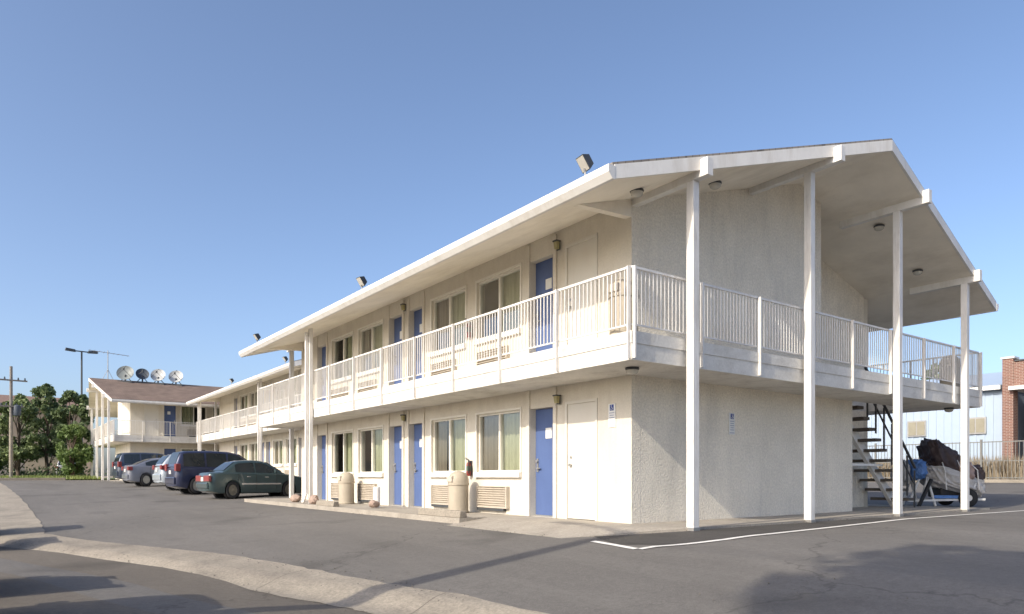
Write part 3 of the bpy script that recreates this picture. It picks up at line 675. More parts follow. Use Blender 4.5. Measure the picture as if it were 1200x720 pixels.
TALL = dict(VAN, H=2.14, roof=[(-2.52,1.09),(-2.44,1.6),(-2.36,2.02),(-2.1,2.12),(-.8,2.14),(.5,2.1),(.92,2.0),(1.35,1.5),(1.72,1.0)], front=(.98,1.62), rear=(-2.48,-2.38))
def carz(x, y): return (g(x-1.3,y)+g(x+1.3,y))/2
GC = "cars parked nose-in beside the motel"
SP = dict(SEDAN, mould=M['chrome'], hm=M['chrome'], bm=None, rimmat=M['dullrim']); SP.pop('bm')
make_car(SP, "dark green sedan parked beside the near block, first in the row", "car", (-.40,19.5,-.06), R(5), carpaint("dark_green_paint",(.045,.075,.078)), GC).scale = (.765,.8,1)
make_car(VAN, "navy minivan parked between the green sedan and the silver hatchback", "minivan", (-.60,23.5,.055), R(5), carpaint("navy_paint",(.028,.034,.075)), GC)
make_car(SUV, "silver hatchback with red tail lamps, mostly hidden behind the navy minivan", "car", (-.60,27.4,.15), R(5), carpaint("silver_paint",(.42,.47,.52)), GC)
make_car(SEDAN2, "grey sedan parked between the silver hatchback and the dark estate car", "car", (-1.1,33.1,.265), R(5), carpaint("slate_grey_paint",(.20,.215,.26)), GC)
make_car(dict(VAN,H=1.70), "dark blue people carrier, last car before the far motel block", "minivan", (-.80,38.2,.38), R(5), carpaint("dark_blue_grey_paint",(.05,.065,.10)), GC)
# cars on the street side whose long shadows cross the pavement at the lower left
for i,(x,y,sp,c,lb) in enumerate([(-10.40,1.25,SUV,(.30,.05,.04),"red hatchback on the street side whose shadow crosses the left of the road"),
        (-10.50,-1.05,TALL,(.5,.5,.48),"pale panel van on the street side beside the red hatchback"),
        (-10.35,7.3,SEDAN2,(.06,.06,.07),"black sedan further up the street side"),(-10.50,9.9,TALL,(.12,.15,.22),"blue panel van furthest up the street side")]):
    make_car(sp, lb, "car", (x,y,g(x,y)), 0, carpaint("street_car_paint",c), "cars on the street side")

# ------------------------------------------------------------------ things on and around the near block
GB = "domed trash bins"
def trash_bin(loc, label):
    t = thing("trash_bin", label, "trash bin", loc, 0, GB)
    mb = MB(); mb.lathe([(0,0),(.215,0),(.225,.02),(.225,.04),(.215,.05),(.215,.58),(.23,.59),(.23,.63),(.205,.64)], n=28); mb.build("bin_body", M['binbody'], t, smooth=True)
    mb = MB(); mb.lathe([(.222,.632),(.222,.70),(.20,.78),(.15,.845),(.08,.88),(0,.892)], n=28); ld = mb.build("dome_lid", M['binbody'], t, smooth=True)
    mb = MB(); mb.box(-.235,-.16,-.10,.10,.655,.78); mb.build("flap", M['ac'], ld, bevel=.01)
    return t
tb = trash_bin((-.45,4.62,0), "beige domed trash bin standing by the wall below the nearest two ground-floor windows")
dup(tb, (-.45,10.55,0), 0, "beige domed trash bin further along the walkway, beyond the two blue doors")
dup(tb, (-.80,-.62,ZD), 0, "beige bin behind the railing at the near corner of the upper walkway")
dup(tb, (Wd+.72,-.55,ZD), 0, "shaded domed bin behind the railing at the right end of the upper walkway")
def wheel_stop(loc, lb, L=1.5):
    mb = MB(); mb.prism([(-.09,0),(.09,0),(.065,.13),(-.065,.13)], 'y', -L/2, L/2); o = mb.build("wheel_stop", M['concrete'], bevel=.015, loc=loc); tag(o, lb, "wheel stop", "wheel stops along the walkway")
wheel_stop((-1.38,3.75,0), "concrete wheel stop at the walkway edge in front of the nearest trash bin", 1.6)
wheel_stop((-1.38,9.6,0), "concrete wheel stop at the walkway edge in front of the farther trash bin", 1.2)
def rock(loc, s, lb, seed):
    r = random.Random(seed); bm = bmesh.new(); bmesh.ops.create_icosphere(bm, subdivisions=2, radius=1)
    ph = [Vector((r.uniform(-1,1),r.uniform(-1,1),r.uniform(-1,1))).normalized() for _ in range(9)]; am = [r.uniform(.62,.95) for _ in ph]
    for v in bm.verts:
        d = v.co.normalized(); k = 1
        for p_, a_ in zip(ph, am):
            c = d.dot(p_)
            if c*1 > a_*1.0: k = min(k, a_/c)
        v.co = Vector((d.x*k*s[0], d.y*k*s[1], d.z*k*s[2]))
    me = bpy.data.meshes.new("rock"); bm.to_mesh(me); bm.free(); me.materials.append(M['rock'])
    o = bpy.data.objects.new("rock", me); COL.objects.link(o); o.location = loc; tag(o, lb, "rock", "pink rocks along the walkway")
rock((-1.0,7.62,.10), (.16,.19,.12), "pink rock beside the short white pipe on the walkway", 1)
rock((-1.22,11.0,.13), (.16,.26,.15), "pink rock on the near side of the white downspout", 2)
rock((-1.15,12.75,.11), (.17,.30,.13), "pink rock beyond the white downspout, at the far corner", 3)
mb = MB(); mb.lathe([(0,0),(.085,0),(.085,.50),(.07,.515),(.055,.50),(.055,.44),(0,.44)], n=18); o = mb.build("pipe_bollard", M['whitepaint'], smooth=True, loc=(-.82,7.82,0)); tag(o, "short white pipe standing on the walkway between two blue doors", "bollard")
def extinguisher(z, lb):
    t = thing("fire_extinguisher", lb, "fire extinguisher", (-.02,4.80,z), 0, "wall fire extinguishers"); t.scale = (.8,.8,.8)
    mb = MB(); mb.lathe([(0,0),(.06,0),(.065,.02),(.065,.30),(.045,.36),(.02,.38),(0,.38)], (-.07,0,0), 16); mb.build("cylinder", M['redext'], t, smooth=True)
    mb = MB(); mb.lathe([(.0665,.14),(.0665,.27)], (-.07,0,0), 16); mb.build("label_band", M['greenext'], t)
    mb = MB(); mb.lathe([(0,.38),(.022,.38),(.022,.44),(0,.44)], (-.07,0,0), 10); mb.bar((-.07,0,.43),(-.19,.0,.47),.02,.015); mb.bar((-.07,0,.45),(-.18,.0,.50),.02,.012); mb.build("valve", M['darkmetal'], t)
    mb = MB(); mb.tube((-.09,-.03,.42),(-.13,-.08,.30),.012); mb.tube((-.13,-.08,.30),(-.12,-.075,.08),.012,.016); mb.build("hose", M['blackplast'], t)
    mb = MB(); mb.box(-.012,.02,-.05,.05,.02,.42); mb.build("bracket", M['darkmetal'], t)
extinguisher(.78, "red fire extinguisher on the ground-floor wall between two windows")
extinguisher(ZD+.95, "fire extinguisher on the upper wall between two windows")
def parking_sign(loc, rz, lb):
    t = thing("wall_sign", lb, "sign", loc, rz, "narrow white signs on the end walls")
    mb = MB(); mb.box(-.012,0,-.085,.085,0,.40); mb.build("sign_plate", M['plate'], t, bevel=.004)
    mb = MB(); mb.box(-.016,-.0125,-.045,.045,.285,.385); mb.build("blue_panel", M['ink'], t)
    # wheelchair mark: head, back, seat, wheel
    mb = MB(); mb.lathe([(0,0),(.008,0)], (-.0185,.006,.372), 10, 'x'); mb.bar((-.0185,.004,.36),(-.0185,.0,.332),.004,.009,up=(1,0,0)); mb.bar((-.0185,.0,.332),(-.0185,-.02,.33),.004,.008,up=(1,0,0)); mb.bar((-.0185,-.02,.332),(-.0185,-.027,.305),.004,.007,up=(1,0,0))
    for k in range(10):
        a0, a1 = R(120+24*k), R(120+24*(k+1)); mb.bar((-.0185,.004+.022*math.cos(a0),.318+.022*math.sin(a0)),(-.0185,.004+.022*math.cos(a1),.318+.022*math.sin(a1)),.004,.006,up=(1,0,0))
    mb.build("wheelchair_mark", M['plate'], t)
    mb = MB()
    for z, w in ((.245,.062),(.205,.05),(.165,.058),(.125,.045),(.085,.055),(.03,.07)): mb.box(-.015,-.0125,-w,w,z-.008,z+.008)
    mb.build("small_print", M['grey'], t)
    return t
sg = parking_sign((-.004,.44,1.60), 0, "narrow white sign with a blue top on the sunlit front wall beside the cream door")
dup(sg, (2.62,-.006,1.55), R(90), "narrow white sign with a blue top on the shaded gable wall")
def wall_lamp(loc, lb):
    t = thing("wall_lamp", lb, "lamp", loc, 0, "wall lamps beside the doors"); t.scale = (.72,.72,.85)
    mb = MB(); mb.box(-.03,.0,-.06,.06,0,.20); mb.build("backplate", M['darkmetal'], t)
    mb = MB(); mb.hexa([(-.11,-.055,.02),(-.03,-.055,.02),(-.03,.055,.02),(-.11,.055,.02),(-.13,-.07,.17),(-.03,-.07,.17),(-.03,.07,.17),(-.13,.07,.17)]); mb.build("lamp_glass", M['lampbox'], t, bevel=.006)
    mb = MB(); mb.box(-.145,-.0,-.08,.08,.171,.20); mb.build("lamp_cap", M['darkmetal'], t)
    return t
wl = wall_lamp((-.036,1.80,2.10), "small yellowed wall lamp above the nearest ground-floor blue door")
dup(wl, (-.036,1.80,ZD+2.08), 0, "small yellowed wall lamp above the nearest upper blue door")
dup(wl, (-.036,7.84,2.16), 0, "small wall lamp between the two middle ground-floor blue doors")
dup(wl, (-.036,7.84,ZD+2.1), 0, "small wall lamp between the two middle upper blue doors")
def soffit_lamp(loc, lb):
    t = thing("soffit_lamp", lb, "lamp", loc, 0, "round lamps under roof and walkway")
    mb = MB(); mb.lathe([(0,0),(.10,0),(.11,-.02),(.10,-.04)], n=18); mb.build("rim", M['darkmetal'], t, smooth=True)
    mb = MB(); mb.lathe([(.098,-.041),(.09,-.075),(.06,-.10),(0,-.11)], n=18); mb.build("diffuser", M['foglight'], t, smooth=True)
    return t
s0 = soffit_lamp((-.45,-.55,zsof(-.45)-.002), "round lamp under the roof at the near upper corner")
dup(s0, (1.35,-.62,zsof(1.35)-.002), 0, "round lamp under the roof above the first gable column")
dup(s0, (6.9,-.6,zsof(6.9)-.002), 0, "round lamp under the right slope of the roof, beside the third column")
dup(s0, (8.9,-.5,zsof(8.9)-.002), 0, "round lamp under the roof beside the last column")
dup(s0, (-.55,-.55,ZS-.002), 0, "round lamp under the upper walkway at the near corner")
dup(s0, (10.3,-.6,ZS-.002), 0, "round lamp under the upper walkway at its right end")
def flood(loc, rz, lb):
    t = thing("flood_light", lb, "flood light", loc, rz, "flood lights on the eaves"); t.scale = (.74,.74,.74)
    mb = MB(); mb.lathe([(0,-.04),(.045,-.04),(.045,.03),(.02,.04),(.02,.16)], n=10); mb.tube((0,0,.15),(-.03,0,.22),.02); mb.build("mount", M['metal'], t)
    c, s_ = math.cos(R(35)), math.sin(R(35))
    def P(u, v, w): return (-.03-u*c-w*s_+.05, v, .36-u*s_+w*c)
    mb = MB(); a = [P(.10,-.13,-.16),P(.10,.13,-.16),P(.10,.13,.16),P(.10,-.13,.16)]; b_ = [P(-.09,-.08,-.10),P(-.09,.08,-.10),P(-.09,.08,.10),P(-.09,-.08,.10)]
    mb.add(b_+a, [(0,1,2,3),(4,7,6,5),(0,4,5,1),(1,5,6,2),(2,6,7,3),(3,7,4,0)]); mb.build("housing", M['darkmetal'], t, bevel=.008)
    mb = MB(); mb.add([P(.103,-.115,-.14),P(.103,.115,-.14),P(.103,.115,.14),P(.103,-.115,.14)], [(0,1,2,3)]); mb.build("lens", M['foglight'], t)
    return t
f0 = flood((-1.42,-.45,5.12), R(-8), "flood light on the near corner of the front block's eave")
dup(f0, (-1.42,7.35,5.12), R(5), "flood light halfway along the front block's eave")
dup(f0, (-1.42,15.6,5.12), R(0), "flood light at the far end of the front block's eave")
dup(f0, (1.78,22.4,5.62), R(0), "flood light near the start of the middle block's eave")
dup(f0, (1.78,31.0,5.62), R(0), "flood light halfway along the middle block's eave")

# stairs behind the gable wall
st = thing("staircase", "white open-riser stair rising behind the gable wall under the upper walkway", "stairs", (0,0,0))
nT = 11; x_b, x_t = 10.02, 7.05; ys0, ys1 = .06, 1.06
for i in range(nT):
    x = x_b+(x_t-x_b)*(i+.5)/nT; z = ZD*(i+1)/(nT+1); mb = MB(); mb.box(x-.14,x+.14,ys0+.03,ys1-.03,z-.07,z); mb.build("tread", M['treadshade'], st)
for yy, zo in (((ys0+ys1)/2-.05,-.17),):
    mb = MB(); mb.prism([(x_b+.22,-.0),(x_b-.10,-.0),(x_t-.02,ZD-.22+zo),(x_t-.02,ZD+zo+.02 if zo == 0 else ZD+zo+.06)], 'y', yy, yy+(.05 if zo == 0 else .09)); mb.build("stringer", M['whitepaint'], st)
for yy in (ys0+.02,):
    mb = MB(); mb.bar((x_b+.05,yy,.98),(x_t+.6,yy,ZD+.42),.05,.04); mb.bar((x_b+.05,yy,.55),(x_t+.6,yy,ZD-.02),.03,.03)
    hr = mb.build("handrail", M['darkmetal'], st)
    for i in range(7):
        x = x_b+.02+(x_t+.6-x_b)*i/6*.97; zb = (x_b-x)/(x_b-x_t)*ZD; mb = MB(); mb.box(x-.016,x+.016,yy-.016,yy+.016,max(0,zb-.05),zb+.94); mb.build("baluster", M['darkmetal'], hr)
mb = MB(); mb.box(6.95,8.9,.30,.34,1.02,1.07); mb.build("cross_rail", M['whitepaint'], st)

# covered load on a small trailer
tr = thing("covered_trailer", "small trailer under brown and grey tarps with a blue bundle, parked behind the last columns", "trailer", (11.75,.25,-.02), R(-38))
def lump(name, m, c, s, seed, flat=-1.0, rough=.10, par=tr, tilt=0):
    r = random.Random(seed); bm = bmesh.new(); bmesh.ops.create_icosphere(bm, subdivisions=5, radius=1)
    ks = [(Vector((r.uniform(-1,1),r.uniform(-1,1),r.uniform(-1,1)))*r.uniform(2,6), r.random()*6) for _ in range(9)]
    for v in bm.verts:
        d = v.co.copy(); q = Vector([math.copysign(abs(k)**.72, k) for k in d])
        f = 1+rough*sum(abs(math.sin(k.dot(d)+p))-.6 for k, p in ks)/4+sum((.5-abs(math.sin(k.dot(d)*2.7+p*3)))*.055 for k, p in ks[:5])
        q = q*f; q.z = max(q.z, flat); v.co = Vector((q.x*s[0]+c[0], q.y*s[1]+c[1], q.z*s[2]+c[2]+q.x*tilt))
    me = bpy.data.meshes.new(name); bm.to_mesh(me); bm.free(); me.materials.append(m); me.polygons.foreach_set("use_smooth",[True]*len(me.polygons))
    o = bpy.data.objects.new(name, me); COL.objects.link(o); o.parent = par; return o
lump("brown_tarp", M['tarp_dark'], (.08,0,1.20), (.46,.50,.42), 3, -.9, .22, tilt=-.28)
lump("brown_tarp", M['tarp_dark'], (.90,.05,.82), (.17,.40,.26), 13, -.9, .22)
lump("faded_tarp", M['tarp_pink'], (.46,-.16,.90), (.24,.42,.32), 5, -.9, .18)
lump("grey_cover", M['tarp_grey'], (.20,0,.70), (.66,.56,.33), 8, -.9, .20, tilt=-.16)
lump("grey_skirt", M['tarp_grey'], (.86,.02,.50), (.17,.46,.28), 9, -.9, .2)
lump("blue_bundle", M['blueplast'], (-.68,-.1,.95), (.17,.42,.30), 11, -.9, .22)
lump("grey_bag", M['tarp_grey'], (-.98,-.02,.85), (.15,.35,.34), 17, -.9, .25)
rp = MB()
for xx in (-.12,.32,.70):
    P_ = [(xx,-.60,.45),(xx-.02,-.56,.95),(xx-.05,-.36,1.34-.35*xx),(xx-.05,0,1.56-.42*xx),(xx-.05,.36,1.34-.35*xx)]
    for a, b_ in zip(P_, P_[1:]): rp.tube(a, b_, .014, n=6)
rp.build("rope", M['palegrey'], tr)
fr = MB()
for yy in (-.42,.42):
    fr.bar((-1.0,yy,.16),(.95,yy,.20),.06,.05); fr.bar((-.70,yy,.02),(-.50,yy,.78),.045,.045); fr.bar((-.30,yy,.02),(-.52,yy,.78),.045,.045); fr.bar((.55,yy,.20),(.72,yy,.62),.045,.045)
    fr.bar((-.95,yy,.18),(-.72,yy,.72),.045,.045)
for xx in (-.95,-.2,.6,.93): fr.bar((xx,-.42,.18),(xx,.42,.18),.05,.05)
fr.build("frame", M['palegrey'], tr)
mb = MB(); mb.bar((-.78,-.50,.0),(-.45,-.50,.72),.11,.05); mb.build("black_strap", M['blackplast'], tr)
mb = MB(); mb.box(-.35,.35,-.46,-.34,.22,.30); mb.build("blue_plank", M['blueplast'], tr)
mb = MB(); mb.box(-.1,.55,-.3,.35,.24,.50); mb.build("engine_block", M['blackplast'], tr, bevel=.05)
for yy in (-.5,.5):
    mb = MB(); mb.lathe([(.08,-.06),(.20,-.06),(.235,-.03),(.235,.03),(.20,.06),(.08,.06),(.08,-.06)], (.48,yy,.235), 22, 'y'); w = mb.build("wheel", M['rubber'], tr, smooth=True)
    mb = MB(); mb.lathe([(0,-.05),(.13,-.05),(.13,.05),(0,.05)], (.48,yy,.235), 18, 'y'); mb.build("rim", M['palegrey'], w)

# ------------------------------------------------------------------ far block's roof: dishes, aerial
def dish(x, y, d, m, az, lb):
    zroof = .5+zt(Wd/2)-.297*abs(47.675-y); t = thing("satellite_dish", lb, "satellite dish", (x,y,zroof-.02), az, "satellite dishes on the far roof ridge")
    mb = MB(); mb.tube((0,0,0),(0,0,.5),.05); mb.tube((-.4,.25,.0),(0,0,.45),.025); mb.tube((.4,.25,.0),(0,0,.45),.025); mb.box(-.45,.45,-.25,.35,-.12,.05); mb.build("mount", M['darkmetal'], t)
    el = R(24); cz = .62; rows = []
    for i in range(9):
        rr = d/2*i/8; dep = .16*d*(i/8)**2*1.0
        ring = []
        for j in range(28):
            a = 2*math.pi*j/28; u, v, w = rr*math.cos(a), rr*math.sin(a), dep-.12*d
            ring.append((u, -(w*math.cos(el)-v*math.sin(el)*-1 if False else w*math.cos(el)+(-v)*math.sin(el)*-0-0) - v*math.sin(el)*-1*0 , 0))
        ring = []
        for j in range(28):
            a = 2*math.pi*j/28; u, v, w = rr*math.cos(a), rr*math.sin(a), dep-.12*d
            fy, fz = -math.cos(el), math.sin(el); uy, uz = math.sin(el), math.cos(el)
            ring.append((u, fy*w+uy*v, cz+fz*w+uz*v))
        rows.append(ring)
    back = [[(p[0]*.985, p[1]+.035, p[2]-.015) for p in r] for r in rows]
    mb = MB(); mb.grid(rows, closed=True); mb.grid(back, closed=True); mb.grid([rows[-1], back[-1]], closed=True); mb.build("reflector", m, t, smooth=True)
    f = (0, -math.cos(el)*.42*d, cz+math.sin(el)*.42*d)
    mb = MB()
    for j in range(3):
        a = 2*math.pi*j/3+1.57; k = rows[-1][int(j*28/3+7)%28]; mb.tube(k, f, .014, n=5)
    mb.lathe([(0,-.06),(.06,-.06),(.06,.08),(0,.08)], f, 8); mb.build("feed_arm", M['darkmetal'], t)
dish(-1.10,47.2,1.10,M['dishg'],R(-22),"large grey satellite dish, leftmost of the four on the far roof")
dish(-.02,47.3,.86,M['dishd'],R(-6),"dark satellite dish, second from the left on the far roof")
dish(.98,47.3,.98,M['dishw'],R(-24),"pale satellite dish, third from the left on the far roof")
dish(2.15,47.3,.98,M['dishw'],R(-24),"pale satellite dish, rightmost of the four on the far roof")
an = thing("roof_aerial", "thin television aerial on a mast on the far roof", "aerial", (-2.1,47.7,7.4), R(0))
mb = MB(); mb.tube((0,0,0),(0,0,2.05),.03); mb.tube((-.35,0,0),(0,0,.75),.015); mb.tube((.35,0,0),(0,0,.75),.015); mb.build("mast", M['metal'], an)
mb = MB(); mb.tube((-1.15,0,1.97),(1.3,0,1.80),.018)
for k in range(9): x = -1.1+k*.29; l = .55-.035*k; mb.tube((x,-l,1.965-.07*(x+1.15)),(x,l,1.965-.07*(x+1.15)),.010,n=5)
mb.build("boom", M['metal'], an)

# ------------------------------------------------------------------ trees
def tree(loc, h, rx, leaf, lb, seed, nleaf=4200, ls=.30, trunk=1.2, conic=.0, group="trees beyond the far end of the lot", name="tree", cat="tree", tr_=.16):
    r = random.Random(seed); t = thing(name, lb, cat, loc, 0, group)
    mb = MB(); p = Vector((0,0,-.3)); pts = [p]; 
    for k in range(6): p = p+Vector((r.uniform(-.12,.12), r.uniform(-.12,.12), (h*.86+.3)/6)); pts.append(p)
    for k in range(6): mb.tube(pts[k], pts[k+1], tr_*(1-k/7), tr_*(1-(k+1)/7), 8)
    cl = []
    for k in range(34):
        f = r.random()**.85; z = trunk+(h-trunk)*f
        prof = math.sin(math.pi*min(1,(.12+.88*f)))**.6 if not conic else (1-f)**.75+.12
        a = r.uniform(0,2*math.pi); rad = rx*prof*r.uniform(.35,1.0)
        c = Vector((rad*math.cos(a), rad*math.sin(a), z)); cl.append((c, rx*r.uniform(.20,.38)*(1.05-.45*f)))
        if k < 16:
            q = pts[min(5,max(1,int(z/h*6)-1))]; mb.tube(q, c, tr_*.30, tr_*.08, 5)
    cl.append((Vector((0,0,h*.97)), rx*.16))
    mb.build("trunk", M['bark'], t, smooth=True)
    mb = MB()
    for k in range(nleaf):
        c, s = r.choice(cl); d = Vector((r.gauss(0,1),r.gauss(0,1),r.gauss(0,.85))); d = d.normalized()*s*(r.random()**.45)*1.15
        q = c+d; n = Vector((r.gauss(0,1),r.gauss(0,1),r.gauss(.5,1))).normalized(); u = n.orthogonal().normalized(); u.rotate(Matrix.Rotation(r.random()*6.3,3,n)); v = n.cross(u); a = ls*r.uniform(.55,1.25)
        mb.add([q-u*a*.5, q-v*a*.28+n*.03, q+u*a*.5, q+v*a*.28+n*.03], [(0,1,2,3)])
    mb.build("crown", leaf, t)
    return t
def gz(x,y): return g(x,y)
TS = [(-6.9,57,6.2,1.75,'leaf_a',"broad olive-green tree just right of the utility pole",1,1.7),
      (-5.15,58.5,7.3,1.75,'leaf_b',"tall dark tree in the middle of the group beyond the lot",2,2.0),
      (-3.55,55.5,6.7,1.6,'leaf_b',"dark green tree closest to the far motel block",3,1.6),
      (-3.75,52.5,3.9,1.25,'leaf_c',"small bright green tree in front of the dark ones",4,.6),
      (-9.0,60,3.4,1.5,'leaf_a',"low olive tree left of the utility pole, cut by the picture's edge",5,.6)]
for x,y,h,rx,lf,lb,sd,tk in TS: tree((x,y,gz(x,y)), h, rx, M[lf], lb, sd, 4600, .34, tk)
tree((-19.0,-8.4,-.45), 13.2, 3.6, M['leaf_a'], "tall street tree behind the camera whose shadow lies on the right of the lot", 11, 3300, .56, 6.0, group="street trees", tr_=.26)
tree((56,19,.5), 9.6, 1.6, M['leaf_a'], "distant tree seen through the balcony railing, behind the pale metal shed", 12, 2500, .45, 3)
def shrub(loc, s, lb, seed):
    r = random.Random(seed); mb = MB()
    for k in range(900):
        d = Vector((r.gauss(0,.42)*s[0], r.gauss(0,.42)*s[1], abs(r.gauss(.35,.3))*s[2])); n = Vector((r.gauss(0,1),r.gauss(0,1),r.gauss(.5,1))).normalized(); u = n.orthogonal().normalized(); v = n.cross(u); a = r.uniform(.12,.28)
        mb.add([d-u*a*.5, d-v*a*.3, d+u*a*.5, d+v*a*.3], [(0,1,2,3)])
    o = mb.build("shrub", M['leaf_b'], loc=loc); tag(o, lb, "shrub", "low shrubs under the far trees")
shrub((-3.9,56,.5), (2.2,1.0,1.3), "low dark shrub under the trees beside the far block", 3)
shrub((-6.2,60,.5), (2.4,1.0,.9), "low dark shrub under the tall middle tree", 4)
# grass: lawn blades (far left) and the dry grass along the fence
def blades(name, x0,x1,y0,y1, n, h, m, seed, off=0):
    r = random.Random(seed); mb = MB()
    for k in range(n):
        x = r.uniform(x0,x1); y = r.uniform(y0,y1); z = g(x,y)+off; a = r.uniform(0,6.3); w = .035*r.uniform(.7,1.6)*(h/.5)**.3; hh = h*r.uniform(.5,1.15); dx, dy = w*math.cos(a), w*math.sin(a); lx, ly = r.gauss(0,.15)*hh, r.gauss(0,.15)*hh
        mb.add([(x-dx,y-dy,z),(x+dx,y+dy,z),(x+lx,y+ly,z+hh)], [(0,1,2)])
    o = mb.build(name, m); tag(o, kind='stuff'); return o
blades("lawn_grass", -24,-2.5,47.7,62, 14000, .28, M['grassblade'], 2, .06)
blades("dry_grass", 29.2,31.2,-8,26, 15000, 1.2, M['drygrass'], 5)

# ------------------------------------------------------------------ street furniture at the far left
up_ = thing("utility_pole", "tall grey wooden utility pole with crossarms at the far left", "utility pole", (-7.52,50,.45), R(8))
mb = MB(); mb.tube((0,0,-.3),(0,0,7.7),.115,.085,12); mb.build("pole", M['wood'], up_, smooth=True)
for z, w in ((6.75,1.05),(5.0,.8)):
    mb = MB(); mb.box(-w*.85,w*.85,-.18,-.09,z-.045,z+.05); ca = mb.build("crossarm", M['wood'], up_)
    for x in (-.9,-.45,.45,.9):
        mb = MB(); mb.lathe([(0,0),(.05,0),(.06,.05),(.03,.08),(.05,.14),(0,.17)], (x*w*.8,-.135,z+.05), 8); mb.build("insulator", M['dishd'], ca)
mb = MB(); mb.lathe([(0,0),(.22,0),(.24,.08),(.24,.62),(.15,.72),(0,.74)], (.32,-.05,4.4), 14); mb.build("transformer", M['dishd'], up_, smooth=True)
mb = MB(); mb.tube((0,0,.6),(0,0,4.3),.125,.112,12); mb.build("pole_wrap", M['concrete'], up_)
sl_ = thing("street_lamp", "tall dark street lamp with two heads behind the far motel block", "street lamp", (-1.33,75,.5), R(10))
mb = MB(); mb.tube((0,0,-.3),(0,0,12.8),.11,.08,10); mb.build("pole", M['darkmetal'], sl_)
mb = MB(); mb.tube((-.8,0,12.85),(.8,0,12.85),.06); mb.build("arm", M['darkmetal'], sl_)
for s_ in (-1,1):
    mb = MB(); mb.hexa([(s_*.55,-.16,12.74),(s_*1.45,-.2,12.80),(s_*1.45,.2,12.80),(s_*.55,.16,12.74),(s_*.6,-.12,12.98),(s_*1.4,-.12,13.06),(s_*1.4,.12,13.06),(s_*.6,.12,12.98)]); mb.build("lamp_head", M['darkmetal'], sl_)
# light pole at the street, left of the picture: its thin shadow crosses the gutter and the lot
lp = thing("light_pole", "slim street light pole on the left whose shadow runs across the gutter to the motel", "light pole", (-13.2,-2.25,-.46), R(5))
mb = MB(); mb.tube((0,0,-.2),(0,0,8.3),.20,.15,12); mb.lathe([(0,0),(.22,0),(.22,.25),(.12,.32)], n=12); mb.build("pole", M['metal'], lp)
mb = MB(); mb.tube((0,0,8.25),(0,1.4,8.55),.04); mb.build("arm", M['metal'], lp)
mb = MB(); mb.hexa([(-.12,1.2,8.46),(.12,1.2,8.46),(.14,1.9,8.56),(-.14,1.9,8.56),(-.08,1.2,8.58),(.08,1.2,8.58),(.1,1.9,8.68),(-.1,1.9,8.68)]); mb.build("lamp_head", M['darkmetal'], lp)

# ------------------------------------------------------------------ buildings beyond
tb_ = thing("tan_building", "wide tan building with a brown roof behind the far trees", "building", (0,0,0))
mb = MB(); mb.box(-40,1.5,95,112,.2,9.0); mb.build("wall", M['tanwall'], tb_)
mb = MB(); mb.prism([(94.2,8.9),(113,8.9),(103.5,11.2),(94.2,9.25)], 'x', -41, 2.2); mb.build("roof", M['brownroof'], tb_)
for k in range(9):
    mb = MB(); mb.box(-36+k*4,-34.6+k*4,94.93,95,3.2,4.9); mb.build("window", M['dark'], tb_)
lw = thing("taupe_wall", "low taupe boundary wall behind the far trees", "wall", (0,0,0))
mb = MB(); mb.box(-40,-6.2,70,70.25,.2,2.4); mb.build("wall_panel", M['greywall'], lw)
mb = MB(); mb.box(-6.19,-2.0,70,70.25,.2,2.5); mb.build("pale_wall_panel", M['tanwall'], lw)
mb = MB(); mb.box(-40,-2.0,69.95,70.3,2.501,2.6); mb.build("coping", M['concrete'], lw)
make_car(SUV, "white car standing beyond the far trees, half hidden by their trunks", "car", (-3.3,64,.5), R(80), carpaint("white_car_paint",(.6,.6,.6)))

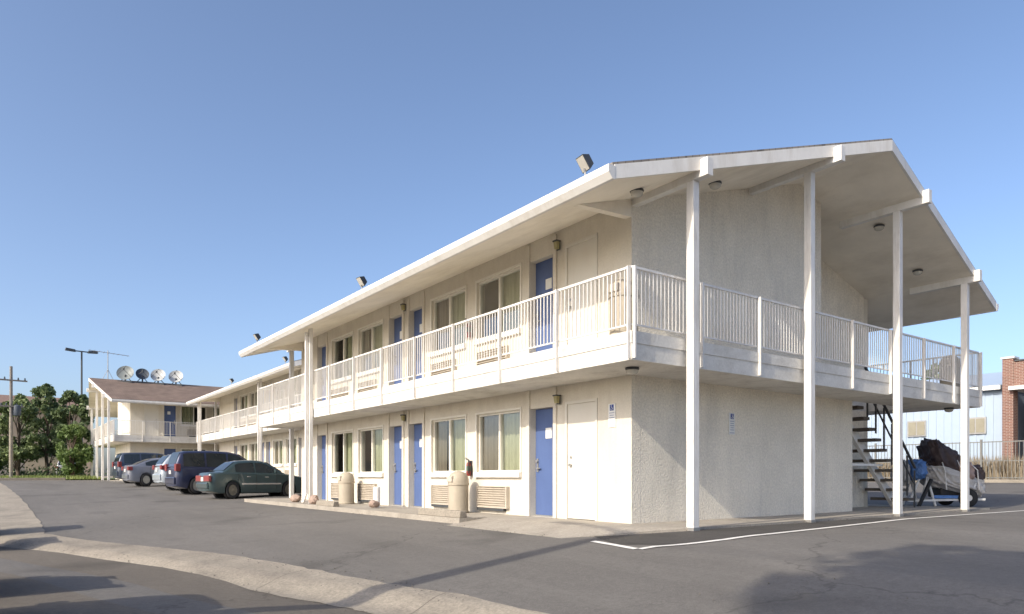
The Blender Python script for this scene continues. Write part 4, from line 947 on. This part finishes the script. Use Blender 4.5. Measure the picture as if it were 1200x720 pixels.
ms = thing("metal_shed", "long pale blue-white metal shed with small windows behind the fence", "building", (0,0,0))
mb = MB()
y = 6.42; k = 0; zz = 5.36
while y < 46:
    d = .0 if k%2 else .03; w = .28 if k%2 else .12
    mb.box(34-d,34.2,y,y+w,.2,zz); y += w; k += 1
mb.build("wall", M['siding'], ms)
mb = MB(); mb.box(34.2,52,6.42,6.6,.2,zz); mb.box(51.8,52,6.6,46,.2,zz); mb.build("wall", M['siding'], ms)
mb = MB(); mb.prism([(33.75,zz+.0),(52.3,zz+.0),(43,zz+2.0),(33.75,zz+.15)], 'y', 6.38, 46.2); mb.build("roof", M['siding'], ms)
mb = MB(); mb.box(33.6,33.75,6.38,46.2,zz-.08,zz+.15); mb.build("gutter", M['palegrey'], ms)
for yc in (7.64,10.63,14.6,18.6,22.6):
    mb = MB(); mb.box(33.90,33.97,yc-.50,yc+.50,3.02,3.92); wf = mb.build("window", M['metal'], ms)
    for s_ in (-1,1):
        mb = MB(); a, b_ = sorted((yc+s_*.03, yc+s_*.43)); mb.box(33.885,33.90,a,b_,3.10,3.84); mb.build("pane", M['shedpane'], wf)
bb = thing("brick_building", "red brick building with a flat canopy at the right edge, behind the fence", "building", (0,0,0))
mb = MB(); mb.box(33,33.6,5.60,6.08,.2,6.72); mb.build("brick_pier", M['brick'], bb)
mb = MB(); mb.box(33.05,44,-16,5.6,5.30,6.55); mb.build("parapet", M['brick'], bb)
mb = MB(); mb.box(35.2,44,-16,5.6,.2,5.08); mb.build("wall", M['brick'], bb)
mb = MB(); mb.box(32.7,44,-16.2,5.72,5.10,5.29); mb.build("canopy", M['palegrey'], bb)
mb = MB(); mb.box(32.95,33.65,5.54,6.14,6.721,6.82); mb.build("pier_cap", M['palegrey'], bb)
mb = MB(); mb.box(32.98,44.05,-16.05,5.54,6.551,6.63); mb.build("coping", M['darkmetal'], bb)
for k in range(4):
    yc = 3.9-k*4.2; mb = MB(); mb.box(35.12,35.2,yc-1.0,yc+1.0,.6,3.6); wf = mb.build("window", M['darkmetal'], bb)
    mb = MB(); mb.box(35.10,35.12,yc-.9,yc+.9,.7,3.5); mb.build("pane", M['carglass'], wf)
    mb = MB(); mb.box(33.2,33.36,yc-2.0,yc-1.84,.3,5.1); mb.build("canopy_post", M['darkmetal'], bb)
mf = thing("metal_fence", "tall grey metal picket fence along the far side of the right-hand lot", "fence", (0,0,0))
fx = 28.0; y = -14.0; n = 0
while y < 30:
    mb = MB(); mb.box(fx-.04,fx+.04,y-.04,y+.04,g(fx,y)-.1,g(fx,y)+1.95); mb.build("post", M['fence'], mf)
    z0 = g(fx,y); mb = MB(); mb.box(fx-.015,fx+.015,y+.04,y+2.36,z0+1.80,z0+1.845); mb.box(fx-.015,fx+.015,y+.04,y+2.36,z0+.95,z0+.98); mb.box(fx-.015,fx+.015,y+.04,y+2.36,z0+.18,z0+.22)
    for k in range(1,16): yy = y+2.4*k/16; mb.box(fx-.009,fx+.009,yy-.009,yy+.009,z0+.08,z0+1.86)
    mb.build("picket_panel", M['fence'], mf); y += 2.4
